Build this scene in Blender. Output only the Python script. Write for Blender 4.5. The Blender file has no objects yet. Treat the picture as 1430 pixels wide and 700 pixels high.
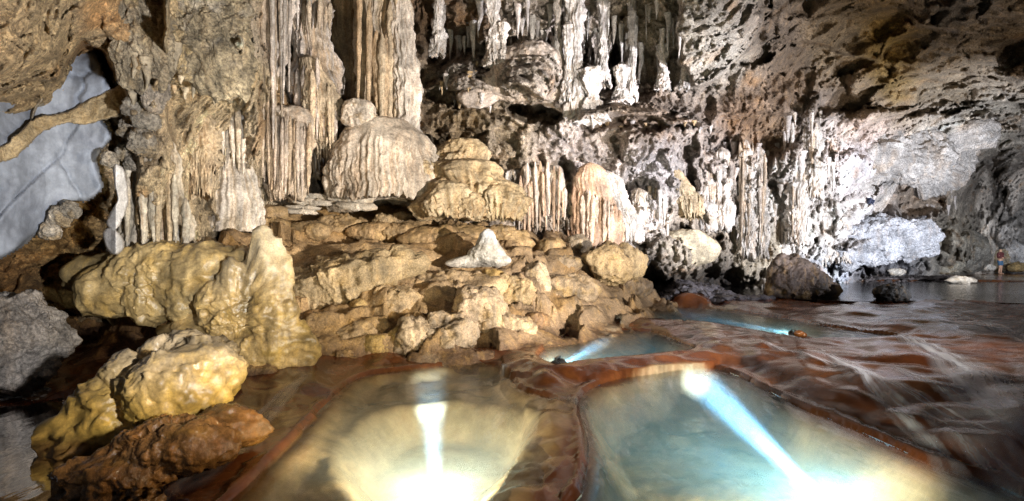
import bpy, bmesh, math, random
import numpy as np
from mathutils import Vector, Matrix

scene = bpy.context.scene
R = math.radians
# ------------------------------------------------------------------ camera
CAMZ, F, HX, HY = 1.6, 760.0, 715.0, 362.0        # photo pixels: focal length, principal column, horizon row
cam_d = bpy.data.cameras.new('camera'); cam = bpy.data.objects.new('camera', cam_d)
scene.collection.objects.link(cam); scene.camera = cam
cam.location = (0, 0, CAMZ); cam.rotation_euler = (R(90), 0, 0)
cam_d.sensor_width = 36; cam_d.lens = F / 1430 * 36; cam_d.shift_y = 12 / 1430
cam_d.clip_start = .05; cam_d.clip_end = 400
# ------------------------------------------------------------------ world (the cave mouth lies behind the camera)
w = bpy.data.worlds.new('World'); scene.world = w; w.use_nodes = True
nt = w.node_tree; bg = nt.nodes['Background']
sky = nt.nodes.new('ShaderNodeTexSky'); sky.sky_type = 'NISHITA'; sky.sun_disc = False
sky.sun_elevation = R(35); sky.sun_rotation = R(180)
nt.links.new(sky.outputs[0], bg.inputs[0]); bg.inputs[1].default_value = .011
vs = scene.view_settings
vs.view_transform = 'Standard'; vs.look = 'None'; vs.exposure = .12; vs.gamma = 1; vs.use_curve_mapping = False
scene.cycles.use_denoising = True; scene.cycles.denoising_prefilter = 'NONE'
scene.cycles.max_bounces = 6; scene.cycles.diffuse_bounces = 2; scene.cycles.glossy_bounces = 3
scene.cycles.transparent_max_bounces = 12; scene.cycles.volume_bounces = 1
scene.cycles.sample_clamp_indirect = 4
scene.cycles.caustics_reflective = False; scene.cycles.caustics_refractive = False


def W(px, py, d):
    return np.array(((px - HX) / F * d, d, CAMZ + (HY - py) / F * d))


def G(px, py, z):
    d = (CAMZ - z) * F / (py - HY)
    return np.array(((px - HX) / F * d, d, z))


def spot(name, loc, target, watts, col, size, blend=.6, rad=.15):
    l = bpy.data.lights.new(name, 'SPOT'); l.energy = watts; l.color = col
    l.spot_size = R(size); l.spot_blend = blend; l.shadow_soft_size = rad
    o = bpy.data.objects.new(name, l); scene.collection.objects.link(o)
    o.location = loc
    o.rotation_euler = (Vector(target) - Vector(loc)).to_track_quat('-Z', 'Y').to_euler()
    return o


# unseen spot lamps standing in for hand-held torches, plus two added fills
spot('key_spot', (6.4, 3.4, 1.7), (-3.8, 15, 4.8), 12500, (1, .93, .85), 72, 1, .10)
spot('stream_spot', (17.0, 15.2, 1.1), (17.0, 26, 5.0), 9000, (.87, .91, 1), 120, 1, .15)
spot('bend_fill', (31.5, 30.0, 2.2), (34.5, 41, 5.5), 1300, (.9, .93, 1), 110, 1, .1)  # added unseen fill for the far alcove and the person
spot('bank_spot', (2.0, 2.2, 1.7), (-3.4, 7.0, .9), 780, (1, .80, .50), 78, 1, .07)
spot('slab_spot', (.3, 1.6, 1.4), (-6.2, 7.0, 3.2), 2900, (.93, .95, 1), 66, 1, .08)
spot('middle_spot', (10.5, 7.6, 1.4), (4.4, 17, 5.6), 13500, (.95, .94, 1), 66, 1, .10)
spot('shore_fill', (14.5, 12.0, 1.2), (9.4, 20, 4.2), 6500, (.95, .95, 1), 80, 1, .12)  # added unseen fill for the dark wall right of centre
spot('roof_spot', (11.5, 7.5, 1.0), (12.5, 19, 8.6), 2100, (1, .82, .62), 80, 1, .15)
spot('terrace_spot', (7.4, 5.6, 2.2), (4.6, 8.4, .3), 600, (1, .92, .82), 85, 1, .05)

# ================================================================== helpers
rng = np.random.default_rng(7)
_perm = rng.permutation(256).astype(np.int32); _perm = np.concatenate([_perm, _perm, _perm])
_g = np.array([[1,1,0],[-1,1,0],[1,-1,0],[-1,-1,0],[1,0,1],[-1,0,1],[1,0,-1],[-1,0,-1],
               [0,1,1],[0,-1,1],[0,1,-1],[0,-1,-1],[1,1,0],[-1,1,0],[0,-1,1],[0,-1,-1]], np.float32)


def noise(P, seed=0):
    P = np.asarray(P, np.float32) + seed * 17.31
    i = np.floor(P).astype(np.int32); f = P - i; i &= 255
    u = f * f * f * (f * (f * 6 - 15) + 10)
    x0, y0, z0 = i[..., 0], i[..., 1], i[..., 2]
    fx, fy, fz = f[..., 0], f[..., 1], f[..., 2]
    out = 0
    A = [_perm[x0], _perm[x0 + 1]]
    for a in (0, 1):
        wa = u[..., 0] if a else 1 - u[..., 0]
        for b in (0, 1):
            wb = u[..., 1] if b else 1 - u[..., 1]
            AB = _perm[A[a] + y0 + b]
            for c in (0, 1):
                wc = u[..., 2] if c else 1 - u[..., 2]
                g = _g[_perm[AB + z0 + c] & 15]
                out = out + wa * wb * wc * (g[..., 0] * (fx - a) + g[..., 1] * (fy - b) + g[..., 2] * (fz - c))
    return out


def fbm(P, octv=5, lac=2.03, gain=.5, seed=0, kind='f'):
    P = np.asarray(P, np.float32); s = 0; a = 1.0; t = 0
    for k in range(octv):
        n = noise(P, seed + k)
        if kind == 'b': n = np.abs(n) * 2 - .5          # billow: rounded lobes, sharp creases
        elif kind == 'r': n = .5 - np.abs(n) * 2        # ridges
        s = s + a * n; t += a; a *= gain; P = P * lac
    return s / t


def voronoi(P, seed=0):
    P = np.asarray(P, np.float32)
    i0 = np.floor(P).astype(np.int32); f = P - i0
    d1 = np.full(P.shape[:-1], 9., np.float32); d2 = d1.copy(); cid = np.zeros(P.shape[:-1], np.int32)
    for a in (-1, 0, 1):
        for b in (-1, 0, 1):
            for c in (-1, 0, 1):
                x, y, z = (i0[..., 0] + a + seed) & 255, (i0[..., 1] + b) & 255, (i0[..., 2] + c) & 255
                h = _perm[_perm[_perm[x] + y] + z]
                ox = _perm[h + 1] / 255.; oy = _perm[h + 2] / 255.; oz = _perm[h + 3] / 255.
                d = (a + ox - f[..., 0]) ** 2 + (b + oy - f[..., 1]) ** 2 + (c + oz - f[..., 2]) ** 2
                m = d < d1
                d2 = np.where(m, d1, np.minimum(d2, d)); cid = np.where(m, h, cid); d1 = np.where(m, d, d1)
    return np.sqrt(d1), np.sqrt(d2), cid / 255.


def facets(P, seed=0):
    """broken rock: every cell is a plane of its own tilt"""
    P = np.asarray(P, np.float32)
    i0 = np.floor(P).astype(np.int32); f = P - i0
    d1 = np.full(P.shape[:-1], 9., np.float32); d2 = d1.copy(); off = np.zeros(P.shape[:-1], np.float32)
    for a in (-1, 0, 1):
        for b in (-1, 0, 1):
            for c in (-1, 0, 1):
                h = _perm[_perm[_perm[(i0[..., 0] + a + seed) & 255] + ((i0[..., 1] + b) & 255)] + ((i0[..., 2] + c) & 255)]
                x = a + _perm[h + 1] / 255. - f[..., 0]; y = b + _perm[h + 2] / 255. - f[..., 1]; z = c + _perm[h + 3] / 255. - f[..., 2]
                d = x * x + y * y + z * z; m = d < d1
                g = _g[h & 15]
                d2 = np.where(m, d1, np.minimum(d2, d)); d1 = np.where(m, d, d1)
                off = np.where(m, -(x * g[..., 0] + y * g[..., 1] + z * g[..., 2]) * .8 + (h / 255. - .5) * .5, off)
    return off, np.sqrt(d2) - np.sqrt(d1)


def ss(a, b, x):
    t = np.clip((x - a) / (b - a), 0, 1)
    return t * t * (3 - 2 * t)


def poly_sd(px, py, poly):                      # signed distance, positive inside
    poly = np.asarray(poly, float); n = len(poly)
    d = np.full(px.shape, 1e9); ins = np.zeros(px.shape, bool)
    for k in range(n):
        x0, y0 = poly[k]; x1, y1 = poly[(k + 1) % n]
        ex, ey = x1 - x0, y1 - y0
        t = np.clip(((px - x0) * ex + (py - y0) * ey) / (ex * ex + ey * ey + 1e-12), 0, 1)
        d = np.minimum(d, (px - x0 - t * ex) ** 2 + (py - y0 - t * ey) ** 2)
        if y0 != y1:
            ins ^= ((y0 > py) != (y1 > py)) & (px < ex * (py - y0) / ey + x0)
    return np.where(ins, 1, -1) * np.sqrt(d)


class RBF:
    def __init__(self, pts, vals, smooth=0, kern='lin'):
        self.p = np.asarray(pts, float); v = np.asarray(vals, float)
        self.kern = kern
        n = len(self.p); K = self.k(np.linalg.norm(self.p[:, None] - self.p[None], axis=2)) + np.eye(n) * smooth
        A = np.zeros((n + 3, n + 3)); A[:n, :n] = K; A[:n, n] = 1; A[:n, n + 1:] = self.p
        A[n, :n] = 1; A[n + 1:, :n] = self.p.T
        self.w = np.linalg.solve(A, np.concatenate([v, np.zeros(3)]))

    def k(self, r):
        return -np.sqrt(r * r + 100) if self.kern == 'lin' else r * r * np.log(r + 1e-9)

    def __call__(self, x, y):
        n = len(self.p); out = self.w[n] + self.w[n + 1] * x + self.w[n + 2] * y
        for k in range(n):
            out = out + self.w[k] * self.k(np.hypot(x - self.p[k, 0], y - self.p[k, 1]))
        return out


def mesh_obj(name, V, faces, mat, parent=None, col=None, smooth=True):
    V = np.asarray(V, np.float32).reshape(-1, 3); faces = np.asarray(faces, np.int32)
    me = bpy.data.meshes.new(name)
    n, k = faces.shape
    me.vertices.add(len(V)); me.vertices.foreach_set('co', V.ravel())
    me.loops.add(n * k); me.loops.foreach_set('vertex_index', faces.ravel())
    me.polygons.add(n)
    me.polygons.foreach_set('loop_start', np.arange(0, n * k, k, dtype=np.int32))
    me.polygons.foreach_set('loop_total', np.full(n, k, np.int32))
    me.update(calc_edges=True)
    me.polygons.foreach_set('use_smooth', np.full(n, smooth, bool))
    if col is not None:
        col = np.asarray(col, np.float32)
        if col.ndim == 1: col = np.tile(col, (len(V), 1))
        a = me.color_attributes.new('Col', 'FLOAT_COLOR', 'POINT')
        a.data.foreach_set('color', np.concatenate([col.reshape(-1, 3), np.ones((len(V), 1), np.float32)], 1).ravel())
    me.materials.append(mat)
    o = bpy.data.objects.new(name, me); scene.collection.objects.link(o)
    if parent: o.parent = parent
    return o


def grid_faces(nr, nc, wrap=False):
    r = np.arange(nr - 1)[:, None]; c = np.arange(nc if wrap else nc - 1)[None]
    c1 = (c + 1) % nc
    return np.stack([r * nc + c, r * nc + c1, (r + 1) * nc + c1, (r + 1) * nc + c], -1).reshape(-1, 4)


def tag(o, label, cat, group=None):
    o['label'] = label; o['category'] = cat
    if group: o['group'] = group
    return o


def kind(o, k):
    o['kind'] = k; return o


def empty(name, loc):
    o = bpy.data.objects.new(name, None); scene.collection.objects.link(o); o.location = loc
    o.empty_display_size = .2
    return o


def from_bm(name, bm, mat, parent=None, smooth=False):
    me = bpy.data.meshes.new(name); bm.to_mesh(me); bm.free(); me.materials.append(mat)
    for p in me.polygons: p.use_smooth = smooth
    o = bpy.data.objects.new(name, me); scene.collection.objects.link(o)
    if parent: o.parent = parent
    return o


# ================================================================== materials
def new_mat(name):
    m = bpy.data.materials.new(name); m.use_nodes = True
    return m, m.node_tree.nodes, m.node_tree.links


def rock_mat(name, rough=.75, bump=1.0, streak=.5, fine=1.0, stain=(.30, .18, .07), stain_amt=.35, scale=1.0, spec=.4, flow=None):
    m, N, L = new_mat(name); b = N['Principled BSDF']
    geo = N.new('ShaderNodeNewGeometry')
    at = N.new('ShaderNodeAttribute'); at.attribute_name = 'Col'

    def mapping(sx, sy, sz, rot=0):
        mp = N.new('ShaderNodeMapping'); mp.inputs['Scale'].default_value = (sx * scale, sy * scale, sz * scale)
        mp.inputs['Rotation'].default_value = (0, 0, rot)
        L.new(geo.outputs['Position'], mp.inputs['Vector']); return mp.outputs[0]

    def nz(vec, sc, det, rg, dist=0):
        t = N.new('ShaderNodeTexNoise'); t.inputs['Scale'].default_value = sc; t.inputs['Detail'].default_value = det
        t.inputs['Roughness'].default_value = rg; t.inputs['Distortion'].default_value = dist
        L.new(vec, t.inputs['Vector']); return t.outputs['Fac']

    def rng_(v, a, b_, c, d):
        t = N.new('ShaderNodeMapRange'); t.inputs[1].default_value = a; t.inputs[2].default_value = b_
        t.inputs[3].default_value = c; t.inputs[4].default_value = d
        L.new(v, t.inputs[0]); return t.outputs[0]

    def mix(mode, fac, a, b_):
        t = N.new('ShaderNodeMix'); t.data_type = 'RGBA'; t.blend_type = mode
        if isinstance(fac, float): t.inputs[0].default_value = fac
        else: L.new(fac, t.inputs[0])
        for s, v in ((6, a), (7, b_)):
            if isinstance(v, tuple): t.inputs[s].default_value = (*v, 1)
            else: L.new(v, t.inputs[s])
        return t.outputs[2]

    def grey(v):
        t = N.new('ShaderNodeCombineColor')
        for k in range(3): L.new(v, t.inputs[k])
        return t.outputs[0]
    p1 = mapping(1, 1, 1)
    n1 = nz(p1, 1.1, 9, .68, .4)
    st = mapping(5, 5, .5) if flow is None else mapping(*flow)
    n2 = nz(st, 1.0, 6, .6, .3)
    n3 = nz(p1, 24, 6, .7)
    c = mix('MULTIPLY', 1.0, at.outputs['Color'], grey(rng_(n1, .36, .64, .58, 1.34)))
    c = mix('MIX', rng_(n2, .5, .72, 0, stain_amt), c, stain)
    c = mix('MULTIPLY', float(streak), c, grey(rng_(n2, .38, .62, .58, 1.3)))
    c = mix('MULTIPLY', float(min(1, fine)), c, grey(rng_(n3, .40, .60, .58, 1.32)))
    L.new(c, b.inputs['Base Color'])
    b.inputs['Specular IOR Level'].default_value = spec
    L.new(rng_(n1, .3, .7, max(.05, rough - .14), min(1, rough + .12)), b.inputs['Roughness'])
    # relief
    vo = N.new('ShaderNodeTexVoronoi'); vo.inputs['Scale'].default_value = 9; L.new(p1, vo.inputs['Vector'])
    nb = nz(p1, 6, 12, .72, .6)
    b1 = N.new('ShaderNodeBump'); b1.inputs['Distance'].default_value = .22; b1.inputs['Strength'].default_value = .85 * bump
    L.new(nb, b1.inputs['Height'])
    b2 = N.new('ShaderNodeBump'); b2.inputs['Distance'].default_value = .05; b2.inputs['Strength'].default_value = .6 * bump * fine
    L.new(vo.outputs['Distance'], b2.inputs['Height']); L.new(b1.outputs[0], b2.inputs['Normal'])
    b3 = N.new('ShaderNodeBump'); b3.inputs['Distance'].default_value = .14; b3.inputs['Strength'].default_value = .9 * streak * bump
    L.new(n2, b3.inputs['Height']); L.new(b2.outputs[0], b3.inputs['Normal'])
    L.new(b3.outputs[0], b.inputs['Normal'])
    return m


M = {}
M['wall'] = rock_mat('cave_rock', .8, 1.0, .45, 1)
M['flow'] = rock_mat('flowstone', .62, .4, .7, .7, (.42, .24, .11), .3)
M['white'] = rock_mat('white_calcite', .5, .5, .3, .5, (.5, .45, .4), .2)
M['boulder'] = rock_mat('boulder_rock', .66, .42, .35, .8, (.34, .20, .06), .4, 1.6)
M['ochre'] = rock_mat('wet_ochre_rock', .38, .15, .45, .5, (.46, .28, .06), .4, 1.6, .5)
M['slate'] = rock_mat('slate_rock', .65, .22, .75, .2, (.17, .18, .20), .6, .6)
M['smooth'] = rock_mat('worn_limestone', .6, .35, .3, .4, (.25, .22, .19), .3, 1.2)
M['wet'] = rock_mat('wet_travertine', .2, .35, .4, .6, (.26, .10, .02), .6, 1.5, .5)
M['bed'] = rock_mat('wet_stream_bed', .13, .045, .5, .12, (.15, .05, .009), .5, 1.2, .22, flow=(2.2, .9, 2, R(-28)))


def water_mat(name, density, colour, tint, rough=.03, ripple=.06, flowrot=0, gloss=1.0):
    m, N, L = new_mat(name); N.remove(N['Principled BSDF']); out = N['Material Output']
    tr = N.new('ShaderNodeBsdfTransparent'); tr.inputs[0].default_value = (*tint, 1)
    gl = N.new('ShaderNodeBsdfGlossy'); gl.inputs['Roughness'].default_value = rough
    fr = N.new('ShaderNodeFresnel'); fr.inputs[0].default_value = 1.33
    geo = N.new('ShaderNodeNewGeometry')
    mp = N.new('ShaderNodeMapping'); mp.inputs['Scale'].default_value = (2.5, .8, 1); mp.inputs['Rotation'].default_value = (0, 0, flowrot)
    L.new(geo.outputs['Position'], mp.inputs[0])
    nz = N.new('ShaderNodeTexNoise'); nz.inputs['Scale'].default_value = 1.6; nz.inputs['Detail'].default_value = 3
    L.new(mp.outputs[0], nz.inputs[0])
    bp = N.new('ShaderNodeBump'); bp.inputs['Strength'].default_value = ripple; bp.inputs['Distance'].default_value = .3
    L.new(nz.outputs[0], bp.inputs['Height'])
    L.new(bp.outputs[0], gl.inputs['Normal']); L.new(bp.outputs[0], fr.inputs['Normal'])
    hf = N.new('ShaderNodeMath'); hf.operation = 'MULTIPLY'; hf.inputs[1].default_value = gloss; L.new(fr.outputs[0], hf.inputs[0])
    mx = N.new('ShaderNodeMixShader'); L.new(hf.outputs[0], mx.inputs[0]); L.new(tr.outputs[0], mx.inputs[1]); L.new(gl.outputs[0], mx.inputs[2])
    L.new(mx.outputs[0], out.inputs['Surface'])
    if density:
        v = N.new('ShaderNodeVolumePrincipled'); v.inputs['Color'].default_value = (*colour, 1)
        v.inputs['Density'].default_value = density; v.inputs['Anisotropy'].default_value = .0
        L.new(v.outputs[0], out.inputs['Volume'])
    return m


M['pool'] = water_mat('milky_pool_water', .25, (.34, .74, 1.0), (.95, .99, 1), .06, .08, 0, .6)
M['basin'] = water_mat('clear_pool_water', .13, (.66, .86, .92), (.98, .99, .97), .05, .06, 0, .6)
M['pond'] = water_mat('pond_water', 0, (1, 1, 1), (.35, .38, .36), .12, .10)
M['dark_pool'] = water_mat('dark_pool_water', 0, (1, 1, 1), (.28, .20, .14), .06, .05)


def plain(name, col, rough=.6, metal=0, emit=None, es=0):
    m, N, L = new_mat(name); b = N['Principled BSDF']
    b.inputs['Metallic'].default_value = metal
    t = N.new('ShaderNodeTexNoise'); t.inputs['Scale'].default_value = 30; t.inputs['Detail'].default_value = 4
    r = N.new('ShaderNodeValToRGB'); r.color_ramp.elements[0].color = (*[c * .75 for c in col], 1); r.color_ramp.elements[1].color = (*[min(1, c * 1.2) for c in col], 1)
    L.new(t.outputs[0], r.inputs[0]); L.new(r.outputs[0], b.inputs['Base Color']); b.inputs['Roughness'].default_value = rough
    if emit:
        b.inputs['Emission Color'].default_value = (*emit, 1); b.inputs['Emission Strength'].default_value = es
    return m


# ================================================================== the cave wall and roof: one continuous sheet
STEP = 2.0
ax = np.arange(-230, 1680, STEP); ay = np.arange(-190, 452, STEP)
PX, PY = np.meshgrid(ax, ay)
ctrl = [(-230,-190,4.0),(-200,50,5.2),(0,0,5.1),(0,100,5.7),(80,0,5.9),(80,90,6.4),(-230,250,6.6),(0,250,7.8),(80,200,8.0),(130,100,8.3),
 (100,320,8.8),(-230,450,6.8),(0,420,9.0),(100,420,10),(170,0,6.9),(170,100,7.2),(200,200,8.2),(200,300,8.7),(190,400,9.6),
 (290,60,8.0),(240,60,7.5),(342,60,8.8),(300,200,10.6),(300,280,10.8),(250,250,9),(250,330,9.4),
 (365,50,13.6),(450,50,15.6),(480,200,15.6),(400,280,14.4),(540,50,15.6),(600,50,16.2),(600,150,16),(600,250,15.4),(650,200,15.6),(540,300,15.7),(650,330,14.8),
 (700,50,15.9),(700,150,15.3),(700,250,15.1),(760,300,15.1),(750,380,14.6),(800,0,15.4),(800,100,16),(800,250,15.8),(850,350,15.9),(850,440,15.6),
 (900,50,16),(900,150,16.4),(900,250,17),(950,370,18.2),(900,440,17.6),(960,30,15),(1030,30,15.2),(1000,150,18.6),(1000,300,19.4),(1050,400,20.8),
 (1100,200,21.6),(1100,300,22.4),(1150,400,24),(1100,50,18),(1200,50,18.4),(1200,120,21.6),(1300,50,17.6),(1430,50,16.6),(1430,120,20),(1680,50,14),(1680,-190,8.6),
 (1430,-190,10.2),(1200,-190,11),(1000,-190,11),(700,-190,11.5),(450,-190,11),(200,-190,5.4),
 (1200,200,24.6),(1200,300,26),(1200,400,27.4),(1300,200,26.6),(1300,300,29.4),(1300,400,31),(1380,180,26.6),
 (1345,340,32),(1430,250,38),(1430,380,42),(1390,330,38),(1680,250,36),(1680,400,38),(-230,-60,4.6)]
ctrl = np.array(ctrl, float)
base = RBF(ctrl[:, :2], np.log(ctrl[:, 2]))
D = np.exp(base(PX, PY))


def P3(D):
    return np.stack([(PX - HX) / F * D, D, CAMZ + (HY - PY) / F * D], -1)


P0 = P3(D)
wob = fbm(P0 * .9, 4, seed=3)                    # wobble for outlines
PXw = PX + wob * 26; PYw = PY + fbm(P0 * 1.1, 4, seed=9) * 22


def bump(cx, cy, rx, ry, amp, pw=.5):
    global D
    q = ((PXw - cx) / rx) ** 2 + ((PYw - cy) / ry) ** 2
    D = D - amp * np.clip(1 - q, 0, 1) ** pw


def shelf(edge, up, amp, soft=5, pw=1.4):
    global D
    e = np.array(edge, float)
    yb = np.interp(PX, e[:, 0], e[:, 1]) + wob * 14
    s = np.clip((PY - (yb - up)) / up, 0, 1) ** pw
    s = s * (1 - ss(yb, yb + soft, PY))
    x0, x1 = e[0, 0], e[-1, 0]
    s = s * ss(x0 - 2, x0 + 14, PX) * (1 - ss(x1 - 14, x1 + 2, PX))
    D = D - amp * s


def step(poly, amp, soft=6, mul=1.):                      # everything inside the outline stands nearer by amp
    global D
    sd = poly_sd(PXw, PYw, poly)
    D = D - amp * ss(-soft, soft, sd) * mul


# brown overhang above the slate wall
step([(-260,165),(0,126),(40,110),(78,114),(90,80),(120,58),(146,74),(166,118),(176,170),(200,230),(185,330),(215,360),(240,320),(245,210),(230,140),(240,-30),(240,-260),(-260,-260)], .9, 4)
step([(232,-40),(230,60),(246,112),(262,122),(330,136),(346,110),(350,60),(338,10),(330,-200),(240,-200)], 1.1, 5)
bump(325, 120, 16, 18, .5); bump(215, 125, 18, 26, .5); bump(300, 62, 14, 14, -.5)
bump(296, 122, 34, 12, -1.0)
for cx, cy in ((185,155),(200,170),(180,190),(205,195),(175,215),(195,225),(150,300),(72,300),(165,165),(215,150)):
    bump(cx, cy, 12, 11, .45, .7)
step([(330,-200),(332,60),(338,150),(340,240),(362,280),(368,150),(372,40),(372,-200)], 1.0, 8)
# dark slots between the columns
bump(480, 60, 16, 130, -1.8); bump(405, 110, 8, 50, -1.2); bump(600, 30, 24, 60, -1.5)
# hanging dome and its hollow
bump(745, 100, 52, 46, 1.9); shelf([(690,120),(715,116),(745,128),(775,146),(792,150)], 50, 1.0, 6)
bump(748, 158, 46, 17, -2.2); bump(700, 150, 40, 18, -.9); bump(625, 135, 30, 14, -1.2); bump(625, 60, 46, 36, -1.2)
bump(655, 110, 40, 30, 1.0); shelf([(590,125),(640,118),(690,122)], 40, .7)
bump(790, 235, 14, 16, -1.2); bump(690, 235, 12, 10, -1.0); bump(680, 75, 22, 20, -.8)
# long shelf
shelf([(800,168),(815,160),(850,152),(900,156),(940,170),(1006,174)], 34, 2.6, 5, 1.8)
bump(880, 172, 75, 12, -1.5); bump(845, 200, 40, 26, -.6); bump(925, 205, 60, 40, .9)
bump(855, 80, 10, 55, -1.6); bump(900, 100, 22, 40, -1.4); bump(938, 98, 14, 32, -1.2); bump(815, 60, 7, 50, -1.0); bump(783, 40, 8, 60, -1.2)
bump(965, 205, 16, 22, -1.6); bump(968, 260, 10, 40, -1.5); bump(955, 320, 16, 10, -1.2)
bump(925, 290, 42, 55, 1.0); bump(900, 340, 40, 26, .9)
# lower flow-stone aprons and dark hollows over the gravel shore
bump(960, 360, 60, 34, 1.6); bump(905, 390, 28, 18, -2.4); bump(1000, 392, 60, 18, -2.6); bump(1100, 392, 50, 12, -1.6)
bump(1010, 240, 14, 40, .7); bump(1048, 265, 12, 70, .9); bump(1064, 270, 9, 80, .7); bump(1115, 250, 14, 60, .8); bump(1135, 190, 14, 60, 1.1); bump(1100, 230, 18, 34, .8)
bump(1010, 205, 26, 18, -1.4); bump(1075, 200, 30, 22, -1.5); bump(1090, 265, 10, 16, -1.0); bump(1030, 300, 10, 18, -.9)
for k in range(46):
    x, y = rng.uniform(985, 1160), rng.uniform(190, 375)
    bump(x, y, rng.uniform(4, 12), rng.uniform(5, 20), rng.uniform(-1.1, .7), .8)
for k in range(30):
    x, y = rng.uniform(600, 980), rng.uniform(60, 370)
    bump(x, y, rng.uniform(5, 15), rng.uniform(6, 22), rng.uniform(-.8, .6), .8)
# the pale blade of rock at the far bend
step([(1150,160),(1230,152),(1300,158),(1370,152),(1418,190),(1378,218),(1352,262),(1325,300),(1300,310),(1296,360),(1250,372),(1150,400),(1120,300)], 1.2, 4, ss(1040, 1260, PX))
bump(1275, 285, 48, 26, -2.6, .6); bump(1300, 240, 34, 26, -1.6); bump(1225, 330, 60, 46, 1.2); bump(1180, 250, 60, 60, .8)
shelf([(1225,300),(1260,312),(1300,305),(1330,296)], 22, 1.0, 4); shelf([(1160,352),(1210,340),(1275,332)], 18, .8, 4)
bump(1225, 372, 80, 10, -2.6); bump(1385, 260, 16, 50, -3); bump(1330, 345, 28, 34, 2.2); bump(1350, 345, 20, 26, 2.0)
bump(1420, 330, 30, 22, 2.6); bump(1375, 310, 20, 18, 1.6); bump(1425, 240, 26, 60, 3.0)
# roof lobes
step([(940,-260),(945,90),(975,118),(1010,108),(1040,74),(1062,28),(1055,-60),(1080,-260)], 2.2, 5)
shelf([(990,165),(1060,150),(1120,158),(1200,170),(1290,150)], 60, 1.4, 8)
shelf([(1060,60),(1120,48),(1180,70),(1240,80)], 60, 1.0, 8); shelf([(1180,128),(1250,112),(1330,96),(1430,108),(1520,80)], 50, 1.5, 7)
shelf([(1270,30),(1340,45),(1430,22),(1560,-20)], 60, 1.3, 8); shelf([(1130,20),(1200,-8),(1290,10)], 50, .8, 8)
shelf([(1350,150),(1400,140),(1430,112),(1500,90)], 40, 1.6, 6)
bump(1380, 150, 60, 18, -1.0)

# relief
P1 = P3(D)
fl = np.zeros_like(D)
for cx, cy, rx, ry, a in ((350,130,45,200,1),(300,220,50,90,.8),(220,300,50,80,.8),(430,130,90,200,1),(540,100,80,200,.8),(640,100,50,60,.8),(730,100,60,50,.6),
                          (850,80,110,90,1),(780,280,50,80,1),(850,290,60,70,.8),(960,350,80,40,.9),(1050,270,70,120,.9),(1130,230,50,120,.9),(940,280,30,60,.8),(1000,330,60,50,.8)):
    fl = np.maximum(fl, a * np.exp(-(((PX - cx) / rx) ** 2 + ((PY - cy) / ry) ** 2)))
roof = np.maximum(ss(960, 1080, PX) * (1 - ss(150, 185, PY + (PX - 1200) * .05)), 0)
blade = ss(1140, 1180, PX) * (1 - roof) * (1 - ss(1330, 1390, PX))
far = ss(16, 26, D)
rag = np.clip(1 - .5 * fl - .72 * roof - .62 * blade, .2, 1)
wp = np.stack([fbm(P1 * 1.3, 3, seed=43), fbm(P1 * 1.3, 3, seed=44), fbm(P1 * 1.3, 3, seed=45)], -1)
fa1, fb1 = facets(P1 * np.array((.8, .8, 1.3)) + wp * .5, 3)
fa2, fb2 = facets(P1 * np.array((2.6, 2.6, 3.4)) + wp * .8, 9)
q = np.stack([P1[..., 0] * 4.2 + wob * 1.5, P1[..., 1] * 4.2, P1[..., 2] * .42], -1)
flute = fbm(q, 3, seed=21, kind='b', gain=.55)
tilt = np.stack([P1[..., 0] * .9 + P1[..., 2] * .5, P1[..., 1] * .6, P1[..., 2] * 2.2 - P1[..., 0] * .7], -1)
amp = .55 + .45 * ss(6, 14, D)
D = D - amp * (.42 * fbm(P1 * .75, 5, seed=31) + rag * .55 * fbm(P1 * 1.6, 6, seed=41, kind='r', gain=.6)
               + (.25 + .45 * rag) * .62 * fa1 + .22 * np.clip(fb1, 0, .15) + (.35 + .65 * rag) * (1 - .55 * far) * (1 - .4 * roof) * .30 * fa2 + rag * .2 * np.clip(fb2, 0, .2))
D = D - amp * fl * .7 * flute
D = D - roof * (.8 * fbm(tilt * .4, 3, seed=51, kind='r') + .5 * fbm(P1 * .5, 3, seed=52) + .9 * facets(tilt * .42 + wp * .3, 5)[0]) - blade * (.6 * fbm(tilt * .4, 4, seed=57, kind='r') + .8 * facets(tilt * .35 + wp * .3, 8)[0]) - far * (.5 - .25 * blade) * fbm(P1 * 1.1, 5, seed=61, kind='b')
D = np.maximum(D, 3.2)
PW = P3(D)


def wall_d(px, py):
    fx = np.clip((np.asarray(px) - ax[0]) / STEP, 0, len(ax) - 1).astype(int); fy = np.clip((np.asarray(py) - ay[0]) / STEP, 0, len(ay) - 1).astype(int)
    return D[fy, fx]


def wd(x0, x1, y0, y1, q=50):                     # typical distance of the wall over a patch
    gx, gy = np.meshgrid(np.linspace(x0, x1, 12), np.linspace(y0, y1, 12)); return float(np.percentile(wall_d(gx, gy), q))


def swatch(list_, X, Y, sx=70., sy=70., pw=1.6):
    num = np.zeros(X.shape + (3,)); den = np.zeros(X.shape)
    for x, y, c in list_:
        wgt = 1 / ((((X - x) / sx) ** 2 + ((Y - y) / sy) ** 2) ** pw + .02)
        num += wgt[..., None] * np.array(c); den += wgt
    return num / den[..., None]


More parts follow.
